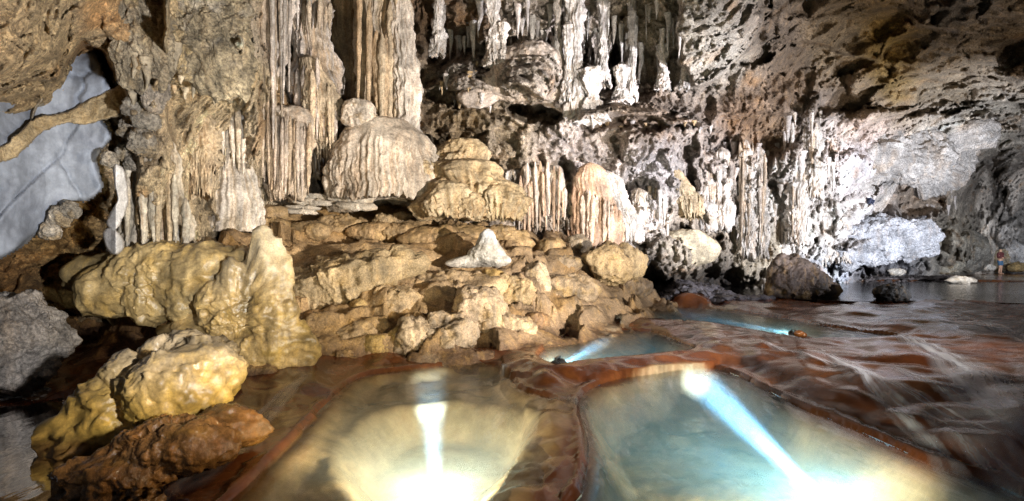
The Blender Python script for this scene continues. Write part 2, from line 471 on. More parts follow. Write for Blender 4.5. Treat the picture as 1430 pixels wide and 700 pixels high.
sw = [(0,40,(.34,.26,.17)),(80,60,(.34,.27,.18)),(-150,0,(.32,.24,.15)),(130,30,(.33,.26,.18)),(190,100,(.38,.31,.22)),(190,200,(.36,.30,.23)),(100,320,(.30,.20,.10)),(160,330,(.34,.26,.16)),(0,420,(.2,.12,.06)),
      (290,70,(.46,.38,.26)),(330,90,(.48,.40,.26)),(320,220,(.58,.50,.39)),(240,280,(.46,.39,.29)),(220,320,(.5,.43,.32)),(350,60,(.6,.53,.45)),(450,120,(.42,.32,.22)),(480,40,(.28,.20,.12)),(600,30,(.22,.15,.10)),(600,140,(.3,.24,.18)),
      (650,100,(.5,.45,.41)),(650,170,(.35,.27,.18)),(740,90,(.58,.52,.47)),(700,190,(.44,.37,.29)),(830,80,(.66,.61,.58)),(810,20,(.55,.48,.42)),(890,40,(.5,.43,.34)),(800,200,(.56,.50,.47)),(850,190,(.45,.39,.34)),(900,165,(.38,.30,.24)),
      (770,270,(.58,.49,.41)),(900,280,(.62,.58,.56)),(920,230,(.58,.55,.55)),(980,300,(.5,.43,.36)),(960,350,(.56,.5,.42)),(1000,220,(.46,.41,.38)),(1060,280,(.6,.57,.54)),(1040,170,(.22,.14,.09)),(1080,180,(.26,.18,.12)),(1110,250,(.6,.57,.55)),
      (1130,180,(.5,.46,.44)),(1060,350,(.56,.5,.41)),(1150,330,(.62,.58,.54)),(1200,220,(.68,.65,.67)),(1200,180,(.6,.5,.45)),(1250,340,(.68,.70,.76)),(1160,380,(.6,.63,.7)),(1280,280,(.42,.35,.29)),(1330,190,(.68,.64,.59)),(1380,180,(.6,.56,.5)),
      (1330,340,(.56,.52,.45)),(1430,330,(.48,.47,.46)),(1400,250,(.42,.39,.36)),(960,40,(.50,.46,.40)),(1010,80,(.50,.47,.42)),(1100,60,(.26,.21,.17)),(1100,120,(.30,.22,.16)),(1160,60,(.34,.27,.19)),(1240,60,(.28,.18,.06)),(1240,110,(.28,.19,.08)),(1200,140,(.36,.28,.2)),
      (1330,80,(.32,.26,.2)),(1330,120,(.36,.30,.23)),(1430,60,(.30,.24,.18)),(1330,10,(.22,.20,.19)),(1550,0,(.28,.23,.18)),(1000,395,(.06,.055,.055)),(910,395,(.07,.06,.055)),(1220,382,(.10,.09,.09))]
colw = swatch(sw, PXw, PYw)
v = fbm(P1 * .9, 5, seed=71)
v2 = fbm(P1 * 3.1, 4, seed=73)
colw = colw * (1 + .6 * v[..., None] + (.6 * (1 - .5 * roof) * (1 - .4 * far) * v2)[..., None])
pale = np.clip(fl, 0, 1) * ss(-.1, .5, flute)
colw = colw * (1 - .25 * pale[..., None]) + .25 * pale[..., None] * np.array((.66, .60, .55))
rust = ss(.16, .42, fbm(P1 * .8 + 7, 4, seed=77))
colw = colw * (1 - .45 * rust[..., None]) + .45 * rust[..., None] * np.array((.36, .20, .09))
gm = colw.mean(-1, keepdims=True); colw = gm + (colw - gm) * 1.3
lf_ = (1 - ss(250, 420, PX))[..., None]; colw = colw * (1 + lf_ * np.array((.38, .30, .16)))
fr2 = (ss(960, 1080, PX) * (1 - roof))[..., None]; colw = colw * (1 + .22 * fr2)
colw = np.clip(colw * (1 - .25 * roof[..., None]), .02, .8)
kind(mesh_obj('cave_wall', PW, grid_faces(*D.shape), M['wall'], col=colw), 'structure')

# ================================================================== stream bed (terraced travertine)
nu, nv = 660, 400
uu = np.linspace(-1.45, 1.35, nu); yy = np.exp(np.linspace(np.log(2.0), np.log(46), nv))
U, Yg = np.meshgrid(uu, yy); Xg = U * Yg
QX, QY = U * F, CAMZ * F / Yg
bed = [(-300,600,-.15),(20,620,-.12),(60,560,-.08),(150,690,-.14),(280,690,-.05),(330,640,.02),(420,560,.05),(500,515,.06),(600,508,.05),(360,560,.04),
       (700,505,.10),(720,530,.08),(735,545,.07),(790,575,.06),(805,620,.055),(770,690,.05),(760,720,.05),(620,720,.0),(450,720,.02),(800,535,.12),(760,512,.17),(850,505,.17),(950,495,.17),(975,490,.18),(1010,500,.14),
       (700,480,.16),(760,462,.2),(860,452,.24),(960,462,.26),(1000,470,.27),(1060,478,.29),(1130,495,.30),(1200,520,.30),(1290,562,.23),(1430,645,.15),(1600,720,.12),
       (1035,522,.05),(1110,558,.05),(1200,598,.05),(1300,640,.05),(1430,690,.04),(1600,760,.04),(1118,470,.32),(1200,470,.35),(1280,490,.38),(1340,500,.39),(1430,560,.38),(1430,600,.26),(1330,530,.33),(1430,500,.44),(1600,560,.42),
       (850,430,.32),(930,424,.36),(1000,425,.38),(1100,436,.38),(1200,450,.38),(1300,450,.44),(1430,455,.46),(1600,460,.48),(800,445,.3),(900,418,.44),(1000,413,.5),(1100,418,.505),(1200,424,.505),(1300,424,.51),(1430,428,.51),(1600,432,.52),
       (900,402,.42),(1000,400,.40),(1100,396,.45),(1200,392,.54),(1300,389,.56),(1430,390,.56),(1600,390,.6),(1000,392,.9),(1200,386,.62),(1400,383,.6),(1300,378,.7),(1600,380,.7),(800,410,.8),(950,395,.8),
       (1740,460,.5),(1740,560,.45),(1740,720,.15),(1740,900,.05),(1400,900,0),(700,900,0),(200,900,-.2),(-300,900,-.2),(-400,700,-.15),(-300,480,.2),(200,450,.3),(500,440,.4),(1740,390,.7)]
bw = np.array([((px - HX), CAMZ * F / ((CAMZ - z) * F / (py - HY)), z) for px, py, z in bed])
zb = np.clip(RBF(bw[:, :2], bw[:, 2])(QX, QY), -.3, .9)
PB = np.stack([Xg, Yg, np.zeros_like(Xg)], -1)
wz = fbm(PB * 1.2, 4, seed=5)
# little travertine steps
k_ = .075; zz = (zb + .03 * wz) / k_; fr_ = zz - np.floor(zz); terr = (np.floor(zz) + ss(.55, 1, fr_)) * k_
tm = ss(.2, .36, zb) * (1 - ss(.50, .54, zb)) * ss(4.6, 6, Yg)
zb = zb * (1 - .75 * tm) + terr * .75 * tm
rot = R(-28); fx_ = Xg * math.cos(rot) - Yg * math.sin(rot); fy_ = Xg * math.sin(rot) + Yg * math.cos(rot)
dry = fbm(np.stack([fx_ * 1.6, fy_ * .8, 0 * fx_], -1), 2, seed=13, kind='b') * .06 + fbm(PB * .7, 4, seed=14) * .06
zb = zb + dry * ss(2, 4, Yg) * (1 - .6 * ss(14, 20, Yg))


def wpoly(pts, z):
    return [tuple(G(px, py, z)[:2]) for px, py in pts]


def smooth_poly(pts, n=4):
    p = np.array(pts, float); out = []
    m = len(p)
    for k in range(m):
        a, b, c, d = p[k - 1], p[k], p[(k + 1) % m], p[(k + 2) % m]
        for t in np.linspace(0, 1, n, endpoint=False):
            out.append(.5 * (2 * b + (c - a) * t + (2 * a - 5 * b + 4 * c - d) * t * t + (3 * b - a - 3 * c + d) * t ** 3))
    return [tuple(v) for v in out]


POOL = {
 'left': (0.0, smooth_poly(wpoly([(500,528),(570,516),(640,509),(705,512),(722,540),(770,556),(806,578),(790,630),(752,690),(735,790),(250,790),(330,690),(410,610),(460,560)], 0))),
 'right': (0.0, smooth_poly(wpoly([(808,556),(850,533),(915,518),(985,513),(1032,525),(1105,562),(1200,602),(1295,644),(1430,694),(1520,780),(790,790),(812,690),(822,620)], 0))),
 'middle': (.13, smooth_poly(wpoly([(752,496),(775,477),(830,462),(905,463),(948,477),(968,489),(900,497),(820,505),(775,510)], .13))),
 'upper': (.28, smooth_poly(wpoly([(846,436),(900,429),(990,431),(1080,442),(1180,460),(1260,470),(1190,474),(1110,472),(1040,460),(970,450),(890,445)], .28))),
 'pond': (.50, smooth_poly(wpoly([(920,404),(1000,411),(1100,417),(1200,421),(1320,420),(1430,424),(1640,430),(1640,396),(1430,394),(1330,393),(1240,393),(1150,394),(1050,397),(960,398)], .50))),
 'side': (-.06, smooth_poly(wpoly([(-300,560),(0,568),(80,556),(140,552),(150,620),(230,690),(250,800),(-300,800)], -.06))),
}
inner = smooth_poly(wpoly([(466,606),(505,572),(560,553),(640,546),(715,558),(758,580),(740,612),(702,650),(675,700),(650,760),(560,750),(500,688),(474,645)], 0))
sandm = np.zeros_like(zb)
lump = fbm(PB * 1.7, 4, seed=23)
depths = {'left': .13, 'right': .55, 'middle': .3, 'upper': .22, 'pond': .5, 'side': .4}
wid = {'left': .35, 'right': .45, 'middle': .35, 'upper': .4, 'pond': 1.2, 'side': .4}
for k, (z, poly) in POOL.items():
    sd = poly_sd(Xg + .07 * wz, Yg + .07 * lump, poly)
    ins = ss(0, wid[k], sd)
    floor_ = z - depths[k] * (.15 + .85 * ins) + .07 * lump * ins
    zb = np.where(sd > 0, np.minimum(zb, z - .02) * (1 - ss(0, .2, sd)) + floor_ * ss(0, .2, sd), zb)
    lw = .10 + .16 * fbm(PB * 2.1, 3, seed=37)
    lip = np.maximum(z + (.035 + .05 * lump + .5 * dry), z + .014) - .25 * np.clip(-sd - lw - .15, 0, 3)
    if k not in ('pond', 'side'):
        near = (sd <= 0) & (sd > -.6); lp = np.where(sd > -lw, z + .045 * ss(-.01, .05, -sd), lip); hi_ = np.maximum(zb, lp)
        zb = np.where(near, lp + (hi_ - lp) * ss(.0, .42, -sd - .02), zb)
        sandm = np.maximum(sandm, ss(.02, .2, sd))
sdi = poly_sd(Xg + .06 * wz, Yg + .06 * lump, inner)
zb = zb - .36 * ss(-.05, .42, sdi) * (1 + .3 * lump)
cb = np.zeros(zb.shape + (3,)) + np.array((.105, .032, .006))
cb = cb * (1 + .9 * fbm(PB * 1.1, 5, seed=29)[..., None])
och = ss(.0, .35, fbm(PB * .8, 4, seed=33)) * (1 - ss(9, 13, Yg))
cb = cb * (1 - .5 * och[..., None]) + .5 * och[..., None] * np.array((.115, .043, .009))
sand = np.array((.36, .28, .165)) * (1 + .7 * fbm(PB * 1.5, 4, seed=35)[..., None])
cb = cb * (1 - sandm[..., None]) + sand * sandm[..., None]
lsd = poly_sd(Xg, Yg, POOL['left'][1]); shallow = ss(0, .1, lsd) * (1 - ss(-.1, .1, sdi)) * (1 - ss(300, 520, QX + HX) * 0)
cb = cb * (1 - .6 * shallow[..., None]) + .6 * shallow[..., None] * np.array((.24, .145, .055))
cb = np.clip(cb, .012, .7)
farm = ss(24, 30, Yg)
cb = cb * (1 - farm[..., None]) + farm[..., None] * np.array((.20, .085, .03))
kind(mesh_obj('stream_bed', np.stack([Xg, Yg, zb], -1), grid_faces(nv, nu), M['bed'], col=cb), 'structure')
bed_rb = (uu, np.log(yy), zb)


def bed_z(x, y):
    i = np.clip(np.searchsorted(yy, y), 0, nv - 1); j = np.clip(np.searchsorted(uu, x / y), 0, nu - 1)
    return zb[i, j]


def water_body(name, poly, z, mat, depth):
    bm = bmesh.new()
    vs_ = [bm.verts.new((x, y, z)) for x, y in poly]
    f = bm.faces.new(vs_); cen = np.mean(np.array(poly), 0)
    if f.normal.z < 0: f.normal_flip()
    if depth:
        r = bmesh.ops.extrude_face_region(bm, geom=[f])
        for v in r['geom']:
            if isinstance(v, bmesh.types.BMVert): v.co.z -= depth; v.co.x += (cen[0] - v.co.x) * .12; v.co.y += (cen[1] - v.co.y) * .12
        bmesh.ops.recalc_face_normals(bm, faces=bm.faces)
    return kind(from_bm(name, bm, mat), 'structure')


for k in ('left', 'right', 'middle', 'upper'):
    water_body('pool_water', POOL[k][1], POOL[k][0], M['basin' if k == 'left' else 'pool'], dict(left=.8, right=.9, middle=.5, upper=.4)[k])
water_body('pond_water', POOL['pond'][1], .50, M['pond'], 0)
water_body('side_pool_water', POOL['side'][1], -.06, M['dark_pool'], 0)

# ================================================================== rock bank between stream and wall
bank = [(450,524,7.8),(560,508,8.2),(680,503,8.4),(735,480,9.0),(800,442,10.8),(850,428,11.8),(890,415,14),(450,450,8.6),(560,440,9),(680,440,9.3),(748,426,10.2),(815,406,11.8),
        (430,400,9.9),(560,392,10.6),(680,382,11),(760,370,12),(820,360,13.4),(430,350,11.6),(560,346,12.4),(680,354,12.1),(760,338,14),(430,310,13.4),(560,312,14.1),(660,322,13.9),
        (300,330,11.6),(350,303,13.5),(430,286,15),(560,291,15.4),(700,302,15.7),(830,345,16),(880,395,17),(250,352,10.6),(200,385,9.6),(310,400,9.0),(330,455,8.3),(390,512,7.9),
        (250,480,8.6),(180,470,9.6),(130,480,9.6),(120,500,9.2),(60,545,6.9),(-100,550,6.9),(140,548,7.0),(-200,450,9),(0,450,10),(220,530,6.9),(260,610,5.4),(330,560,6.6)]
bk = np.array([W(*b) for b in bank])
bk = np.concatenate([bk, [(x, 6.9 - .0 * x, -.6) for x in (-2.2, -1, 0, 1)] + [(x, 3.5, -.9) for x in (-5, -3, 0, 3)] + [(2.2, 9.5, -.2), (3.2, 12, .1), (5.5, 16, .2), (6, 20, .3), (-7, 4, -.5)]])
bX, bY = np.meshgrid(np.linspace(-1.35, .33, 500), np.exp(np.linspace(np.log(4.2), np.log(18), 310))); bXX = bX * bY
rb = RBF(bk[:, :2] * 30, bk[:, 2])
zk = rb(bXX * 30, bY * 30)
PK = np.stack([bXX, bY, zk], -1)
lowm = ss(-.05, .45, zk)
wk = np.stack([fbm(PK * 1.1, 3, seed=2), fbm(PK * 1.1, 3, seed=4), fbm(PK * 1.1, 3, seed=10)], -1)
lt = (zk + .32 * fbm(PK * .7, 4, seed=6)) / .34; lf = lt - np.floor(lt); led = (np.floor(lt) + ss(.45, 1, lf)) * .34 - .32 * fbm(PK * .7, 4, seed=6)
zk = zk + lowm * (.75 * (led - zk) + .30 * facets(PK * np.array((.9, .9, .9)) + wk * .5, 5)[0] + .05 * facets(PK * 2.6 + wk, 6)[0]) + .07 * fbm(PK * 2.4, 6, seed=6, gain=.5) + .10 * fbm(PK * .9, 3, seed=7)
zk = zk - lowm * .22 * np.clip(fbm(PK * 1.2, 4, seed=19, kind='r') - .15, 0, 1)
PK = np.stack([bXX + .12 * fbm(PK * 1.9, 4, seed=8), bY + .12 * fbm(PK * 1.9, 4, seed=11), zk], -1)
kpx = bX * F + HX; kpy = HY - (zk - CAMZ) / bY * F
kc = swatch([(450,320,(.40,.31,.20)),(560,310,(.42,.34,.23)),(500,360,(.40,.32,.22)),(600,380,(.46,.38,.28)),(640,340,(.44,.35,.24)),(450,420,(.36,.28,.18)),(560,450,(.40,.31,.18)),(500,480,(.34,.26,.15)),(660,450,(.36,.31,.26)),(740,400,(.36,.30,.24)),
             (800,400,(.30,.25,.20)),(250,350,(.48,.36,.2)),(150,470,(.20,.12,.05)),(60,545,(.30,.26,.22)),(330,320,(.44,.35,.24)),(720,460,(.28,.22,.17))], kpx, kpy, 60, 40)
kc = kc * (1 + .55 * fbm(PK * 1.4, 5, seed=15)[..., None])
och = ss(.05, .4, fbm(PK * 1.1, 4, seed=16)); kc = kc * (1 - .45 * och[..., None]) + .45 * och[..., None] * np.array((.40, .26, .08))
wl = 1 - ss(.12, .42, zk + .15 * fbm(PK * 2, 3, seed=18)); kc = kc * (1 - .75 * wl[..., None]) + .75 * wl[..., None] * np.array((.10, .055, .028))
kind(mesh_obj('rock_bank', PK, grid_faces(*zk.shape), M['boulder'], col=np.clip(kc * np.array((.80, .66, .49)), .03, .7)), 'structure')

# ================================================================== generators
_ico = {}


def ico(level):
    if level not in _ico:
        bm = bmesh.new(); bmesh.ops.create_icosphere(bm, subdivisions=level, radius=1)
        _ico[level] = (np.array([v.co[:] for v in bm.verts]), np.array([[v.index for v in f.verts] for f in bm.faces])); bm.free()
    return _ico[level]


def vnormals(V, Fc):
    a, b, c = V[Fc[:, 0]], V[Fc[:, 1]], V[Fc[:, 2]]
    fn = np.cross(b - a, c - a); N_ = np.zeros_like(V)
    for k in range(3):
        for ax_ in range(3): N_[:, ax_] += np.bincount(Fc[:, k], fn[:, ax_], len(V))
    return N_ / (np.linalg.norm(N_, axis=1)[:, None] + 1e-9)


def boulder(name, label, cat, d, lobes, col, mat='boulder', planes=0, rough=.07, seed=0, level=5, dz=.75, group=None, wetz=None, wetc=(.09, .045, .02), kindf='f', freq=1.6, tip=None, drape=0., dfreq=4.2, crack=.5, parent=None, stain=(.38, .25, .10)):
    """lobes: (px, py, rx, ry[, depth offset]) in photo pixels at depth d; a star-shaped fused body"""
    s = d / F
    L_ = [(W(l[0], l[1], d) + np.array((0, l[4] if len(l) > 4 else 0, 0)), np.array((l[2] * s, max(min(l[2], l[3] * 1.3) * s * dz, .03), l[3] * s))) for l in lobes]
    wts = np.array([l[2] * l[3] for l in lobes], float)
    c = sum(a[0] * w_ for a, w_ in zip(L_, wts)) / wts.sum()
    dirs, faces = ico(level)
    acc = 0; p_ = 10
    for cc, rad in L_:
        o = (c - cc) / rad; dd = dirs / rad
        a = (dd ** 2).sum(1); b = (dd * o).sum(1); e = (o ** 2).sum() - 1
        disc = b * b - a * e
        t = np.where(disc > 0, (-b + np.sqrt(np.maximum(disc, 0))) / a, 0)
        acc = acc + np.maximum(t, 1e-4) ** p_
    size = float(np.mean([r.mean() for _, r in L_])) + .02
    r = acc ** (1 / p_)
    r = np.maximum(r, size * .25)
    rg_ = np.random.default_rng(seed + 100)
    if planes:
        for k in range(planes):
            n = rg_.normal(size=3); n /= np.linalg.norm(n)
            sup = (dirs @ n) * r; lim = sup.max() * rg_.uniform(.66, .9)
            r = np.where(sup > lim, r * (lim / np.maximum(sup, 1e-6)) * .97 + r * .03, r)
    p = dirs * r[:, None]
    f1 = freq / size
    n1 = fbm(p * f1 * .5 + seed, 6, seed=seed % 50, gain=.55)
    n2 = fbm(p * f1 + seed, 5, seed=(seed + 9) % 50, kind='b')
    p = p * (1 + (rough * 2.2 * n1 + rough * .9 * n2)[:, None] * (size / np.maximum(r, 1e-3))[:, None])
    nv_ = vnormals(p, faces); side = 1 - np.abs(nv_[:, 2])
    disp = size * (.10 * fbm(p * 2.6 / size + seed, 5, seed=11, gain=.6) * (rough / .05)
                   - crack * .16 * np.clip(fbm(p * 1.7 / size + 3 * seed, 4, seed=13, kind='r') - .12, 0, 1) + .05 * crack * fbm(p * 6 / size, 4, seed=17, kind='b'))
    if planes: disp = disp + size * (.16 * facets(p * 1.1 / size + seed, seed % 40)[0] + .07 * facets(p * 3.0 / size + seed, seed % 30)[0])
    if drape:
        wv_ = .25 * noise(p * 1.5 / size, 5)
        qd = np.stack([(p[:, 0] / size + wv_ * 4.2 / dfreq) * dfreq, p[:, 1] / size * dfreq, p[:, 2] / size * .45 + seed], -1)
        fd = fbm(qd, 3, seed=23, kind='b'); disp = disp + size * drape * fd * ss(.25, .8, side) * ss(.5, -.4, nv_[:, 2])
    p = p + nv_ * disp[:, None]
    p = p + c
    zmin = p[:, 2].min(); base = np.array((c[0], c[1], zmin))
    n4 = fbm(p * 1.5 / max(size, .2) + seed, 5, seed=3)
    cl = np.array(col) * (1 + .9 * n4[:, None])
    och_ = (.55 * ss(.05, .35, fbm(p * 1.1 / max(size, .25) + 5 + seed, 4, seed=8)))[:, None]
    cl = cl * (1 - och_) + och_ * np.array(stain)
    if drape: cl = cl * (1 + .5 * (fd * side)[:, None])
    if tip is not None:
        t_ = ss(zmin + (p[:, 2].max() - zmin) * .45, p[:, 2].max(), p[:, 2] + size * .5 * n1)[:, None]; cl = cl * (1 - t_) + np.array(tip) * t_
    if wetz is not None:
        t_ = (1 - ss(wetz, wetz + .22, p[:, 2] + .12 * n1))[:, None]; cl = cl * (1 - .85 * t_) + .85 * t_ * np.array(wetc)
    if parent is not None: base = np.array(parent.location)
    o = mesh_obj(name, p - base, faces, M[mat], parent, col=np.clip(cl, .02, .8))
    if parent is None: o.location = base
    if label: tag(o, label, cat, group)
    return o


def flowstone(name, label, cat, d, prof, col, flutes=9., famp=.12, fz=.22, dz=.8, nT=220, nV=150, fingers=.0, seed=0, mat='flow', col2=None, lump=.06, group=None, ripple=0., parent=None, ft0=0.):
    """prof: (py, px_left, px_right) rows from top to bottom; a fluted, lumpy body with a jagged, undercut drip hem"""
    s = d / F
    p = np.array(prof, float)
    nU = 9                                           # rows of the underside
    t = np.concatenate([np.linspace(p[0, 0], p[-1, 0], nV - nU), np.linspace(p[-1, 0], p[-1, 0] - 8, nU)])
    k_in = np.concatenate([np.ones(nV - nU), np.linspace(.93, .001, nU)]); k_in[:5] = (.001, .4, .68, .85, .95)
    tq = np.minimum(t, p[-1, 0])
    lft = np.interp(tq, p[:, 0], p[:, 1]); rgt = np.interp(tq, p[:, 0], p[:, 2])
    ker = np.hanning(max(3, nV // 22) | 1); ker /= ker.sum(); h = len(ker) // 2
    sm = lambda a: np.convolve(np.pad(a, h, mode='edge'), ker, 'valid')
    lft, rgt = sm(lft), sm(rgt)
    mw = (rgt - lft).max()
    wz_ = lambda k: fbm(np.stack([tq / mw * 1.7 + k * 7.3 + seed, 0 * tq + k, 0 * tq], -1), 4, seed=seed + k)
    lft = lft + .16 * mw * wz_(1); rgt = rgt + .16 * mw * wz_(2)
    th = np.linspace(0, 2 * np.pi, nT, endpoint=False)
    T, TH = np.meshgrid(t, th, indexing='ij')
    cx = ((lft + rgt) / 2)[:, None]; hw = np.maximum((rgt - lft) / 2, 1)[:, None] * k_in[:, None]
    hw0 = np.maximum((rgt - lft) / 2, 1)[:, None]
    wid = hw0.max() * s
    cs, sn = np.cos(TH), np.sin(TH)
    span = p[-1, 0] - p[0, 0]
    zz_ = T * s
    wa = fbm(np.stack([cs * 1.5, sn * 1.5, zz_ / wid * .5 + seed], -1), 3, seed=seed + 1)     # bends the flutes
    if fingers:
        fa = np.arctan2(sn, cs) + .25 * wa
        fn = fbm(np.stack([np.cos(fa) * flutes * .7, np.sin(fa) * flutes * .7, 0 * cs + seed], -1), 3, seed=seed + 2, kind='r')
        low = fbm(np.stack([cs * 1.6, sn * 1.6, 0 * cs + seed], -1), 3, seed=seed + 3)
        T = T - span * (fingers * np.clip(.35 - fn, 0, 1.2) + .35 * fingers + .5 * fingers * low) * ss(p[0, 0] + span * .3, p[-1, 0], T)
    hm = hw * s
    q = np.stack([np.cos(TH + .08 * wa) * flutes * .5, np.sin(TH + .08 * wa) * flutes * .5, zz_ * fz / max(wid, .1) * 2 + seed], -1)
    fl_ = fbm(q, 4, seed=seed + 5, kind='b', gain=.55)
    if ft0: fl_ = fl_ * ss(p[0, 0] + span * ft0 * .5, p[0, 0] + span * (ft0 + .3), T + 10 * wa)
    q2 = np.stack([cs * hm * 1.4, sn * hm * 1.4, zz_ * 1.1], -1) / max(wid, .15) + seed * 3.1
    lm = fbm(q2 * .9, 5, seed=seed + 7, gain=.55)
    kn = fbm(q2 * 3.2, 4, seed=seed + 8, kind='b')
    rm = 1 + famp * fl_ * (1.7 + 2.2 * lm) + lump * 4.2 * lm + .05 * kn
    if ripple: rm = rm + ripple * np.sin(zz_ / wid * 22 + 2 * lm * 6)
    X = (cx - HX) * s + cs * hm * rm
    Yv = d + sn * hm * dz * rm
    Zv = CAMZ + (HY - T) * s + .05 * wid * lm
    V = np.stack([X + 0 * T, Yv + 0 * T, Zv], -1).reshape(-1, 3)
    base = np.array((V[:, 0].mean(), d, V[:, 2].min()))
    cl = np.array(col) * (1 + .7 * lm[..., None] + .35 * kn[..., None])
    if col2 is not None:
        t_ = ss(-.2, .25, fl_ + .6 * lm)[..., None]; cl = cl * (1 - t_) + np.array(col2) * (1 + .4 * kn[..., None]) * t_
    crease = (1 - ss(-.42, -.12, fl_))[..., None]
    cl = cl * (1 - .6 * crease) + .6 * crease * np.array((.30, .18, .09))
    org = base if parent is None else np.array(parent.location)
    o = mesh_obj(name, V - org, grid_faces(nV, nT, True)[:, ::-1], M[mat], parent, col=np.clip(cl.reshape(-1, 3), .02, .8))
    if parent is None: o.location = base
    if label: tag(o, label, cat, group)
    return o


_stal = []
for k in range(10):
    nT, nV = 14, 26
    th = np.linspace(0, 2 * np.pi, nT, endpoint=False); t = np.linspace(0, 1, nV)
    T, TH = np.meshgrid(t, th, indexing='ij')
    rad = (1 - T) ** (.45 + .12 * (k % 4)) * (.75 + .25 * (1 - T)) + .10 * (1 - T)
    q = np.stack([np.cos(TH) * 1.3, np.sin(TH) * 1.3, T * 1.2 + k * 5], -1)
    q2 = np.stack([np.cos(TH) * .7, np.sin(TH) * .7, T * 5 + k * 9], -1)
    rad = rad * (1 + .45 * fbm(q, 3, seed=k, kind='b') + .5 * fbm(q2, 3, seed=k + 3))
    bx = .5 * noise(np.stack([T * 2 + k * 3.3, 0 * T, 0 * T], -1), 2); by = .5 * noise(np.stack([T * 2 + k * 7.7, 0 * T + 4, 0 * T], -1), 2)
    V = np.stack([np.cos(TH) * rad + bx, np.sin(TH) * rad + by, -T], -1).reshape(-1, 3)
    _stal.append((V, grid_faces(nV, nT, True)[:, ::-1]))
_stalm = {}


def stalactite(label, group, px, py, length, width, col, d=None, off=.15, parent=None, name='stalactite', up=False, mat='flow'):
    if d is None: d = float(wall_d(px, py)) - off
    k = random.randrange(10); key = (k, col, mat)
    if key not in _stalm:
        V, Fc = _stal[k]
        o = mesh_obj(name, V, Fc, M[mat], col=np.clip(np.array(col) * (1 + .35 * fbm(V * np.array((2, 2, 5)), 3, seed=k)[:, None]), .02, .8)); _stalm[key] = o.data
    else:
        o = bpy.data.objects.new(name, _stalm[key]); scene.collection.objects.link(o)
    s = d / F
    p = W(px, py, d)
    o.location = p; o.scale = (width * .5 * s, width * .5 * s, length * s * (-1 if up else 1))
    o.rotation_euler = (0, 0, random.uniform(0, 6.28))
    if parent is None: tag(o, label, 'stalagmite' if up else 'stalactite', group)
    else: o.parent = parent; o.location = Vector(p) - parent.location
    return o


random.seed(3)
CREAM, TAN, WHITE, PINK, GREYW = (.55, .44, .31), (.42, .30, .17), (.64, .60, .56), (.58, .37, .24), (.50, .46, .44)
# ------------------------------------------------------------------ big columns and curtains
def ribs(parent, d, n, x0, x1, top, bot, w0, w1, col, col2, seed=0, jit=18, dj=.15, bulge=.3, name='rib'):
    """a row of long fused stone ribs of unequal length standing out of a formation"""
    rg_ = np.random.default_rng(seed + 500)
    for k in range(n):
        f = (k + rg_.uniform(.2, .8)) / n; x = x0 + (x1 - x0) * f; w_ = rg_.uniform(w0, w1) / 2
        y0 = np.interp(f, np.linspace(0, 1, len(top)), top) + rg_.uniform(-jit, jit); y1 = np.interp(f, np.linspace(0, 1, len(bot)), bot) + rg_.uniform(-jit, jit)
        dd = d - bulge * math.sin(math.pi * f) + rg_.uniform(-dj, dj); lean = rg_.uniform(-3, 3)
        flowstone(name, None, None, dd, [(y0, x - w_ * .5, x + w_ * .5), (y0 + .2 * (y1 - y0), x - w_ * .9, x + w_ * .9), (y0 + .6 * (y1 - y0), x + lean * .5 - w_ * .75, x + lean * .5 + w_ * .75),
                  (y0 + .9 * (y1 - y0), x + lean - w_ * .4, x + lean + w_ * .4), (y1, x + lean - w_ * .12, x + lean + w_ * .12)], col if rg_.random() < .5 else col2, 5, .22, .1, .9, 22, 64, seed=seed + k, lump=.12, parent=parent)


def formation(name, label, cat, px, py, d):
    return tag(empty(name, W(px, py, d)), label, cat)


E = formation('ribbed_flowstone', 'tall ribbed flowstone column rising out of the rounded bell-shaped mound', 'column', 545, 215, 14.3)
flowstone('column_body', None, None, 14.5, [(-120,505,560),(0,500,570),(30,496,574),(70,500,578),(100,500,582),(150,506,584),(185,510,586),(225,515,584)], CREAM, 15, .14, .05, .75, 220, 130, seed=1, col2=(.60, .51, .42), lump=.08, parent=E)
flowstone('rough_pillar', None, None, 14.0, [(-120,546,566),(10,546,570),(40,540,578),(75,544,580),(110,546,584),(150,550,586),(190,552,586),(222,556,582)], (.60, .53, .46), 8, .2, .15, .8, 110, 130, seed=9, lump=.13, parent=E)
ribs(E, 14.0, 8, 500, 556, [-80, 30, 60, -60], [150, 200, 205, 200], 8, 14, CREAM, (.50, .37, .24), 7, 14)
flowstone('slender_flowstone', 'dim brown column standing directly behind the tall ribbed column', 'column', 15.2,
          [(-120,455,505),(40,462,505),(110,470,520),(200,470,525),(280,470,525)], (.38, .28, .18), 9, .16, .08, .8, 110, 90, seed=4, lump=.1)
E = formation('fluted_curtain', 'long deeply fluted stone curtain hanging full height beside the layered flowstone', 'curtain', 368, 270, 12.6)
flowstone('curtain_body', None, None, 12.9, [(-120,325,410),(0,332,406),(60,336,400),(120,340,392),(180,344,384),(240,350,380),(280,352,376)], (.54, .45, .36), 17, .2, .04, .5, 200, 110, .15, seed=2, col2=(.62, .55, .50), lump=.06, parent=E)
ribs(E, 12.5, 15, 328, 408, [-100, -110, -100], [215, 262, 255, 200, 110], 6, 10, (.60, .54, .49), (.52, .42, .32), 60, 16, .12, .2)
E = formation('layered_flowstone', 'tiered flowstone pillar with hanging fringes between curtain and ribbed column', 'flowstone', 440, 245, 14.0)
flowstone('pillar_body', None, None, 14.2, [(-120,405,455),(-10,398,462),(20,398,466),(32,402,460),(60,408,456),(85,408,466),(110,404,472),(140,404,476),(175,412,474),(205,420,470),(260,425,462)], (.48, .38, .28), 13, .18, .1, .75, 180, 130, .1, seed=3, col2=(.58, .52, .48), lump=.12, parent=E)
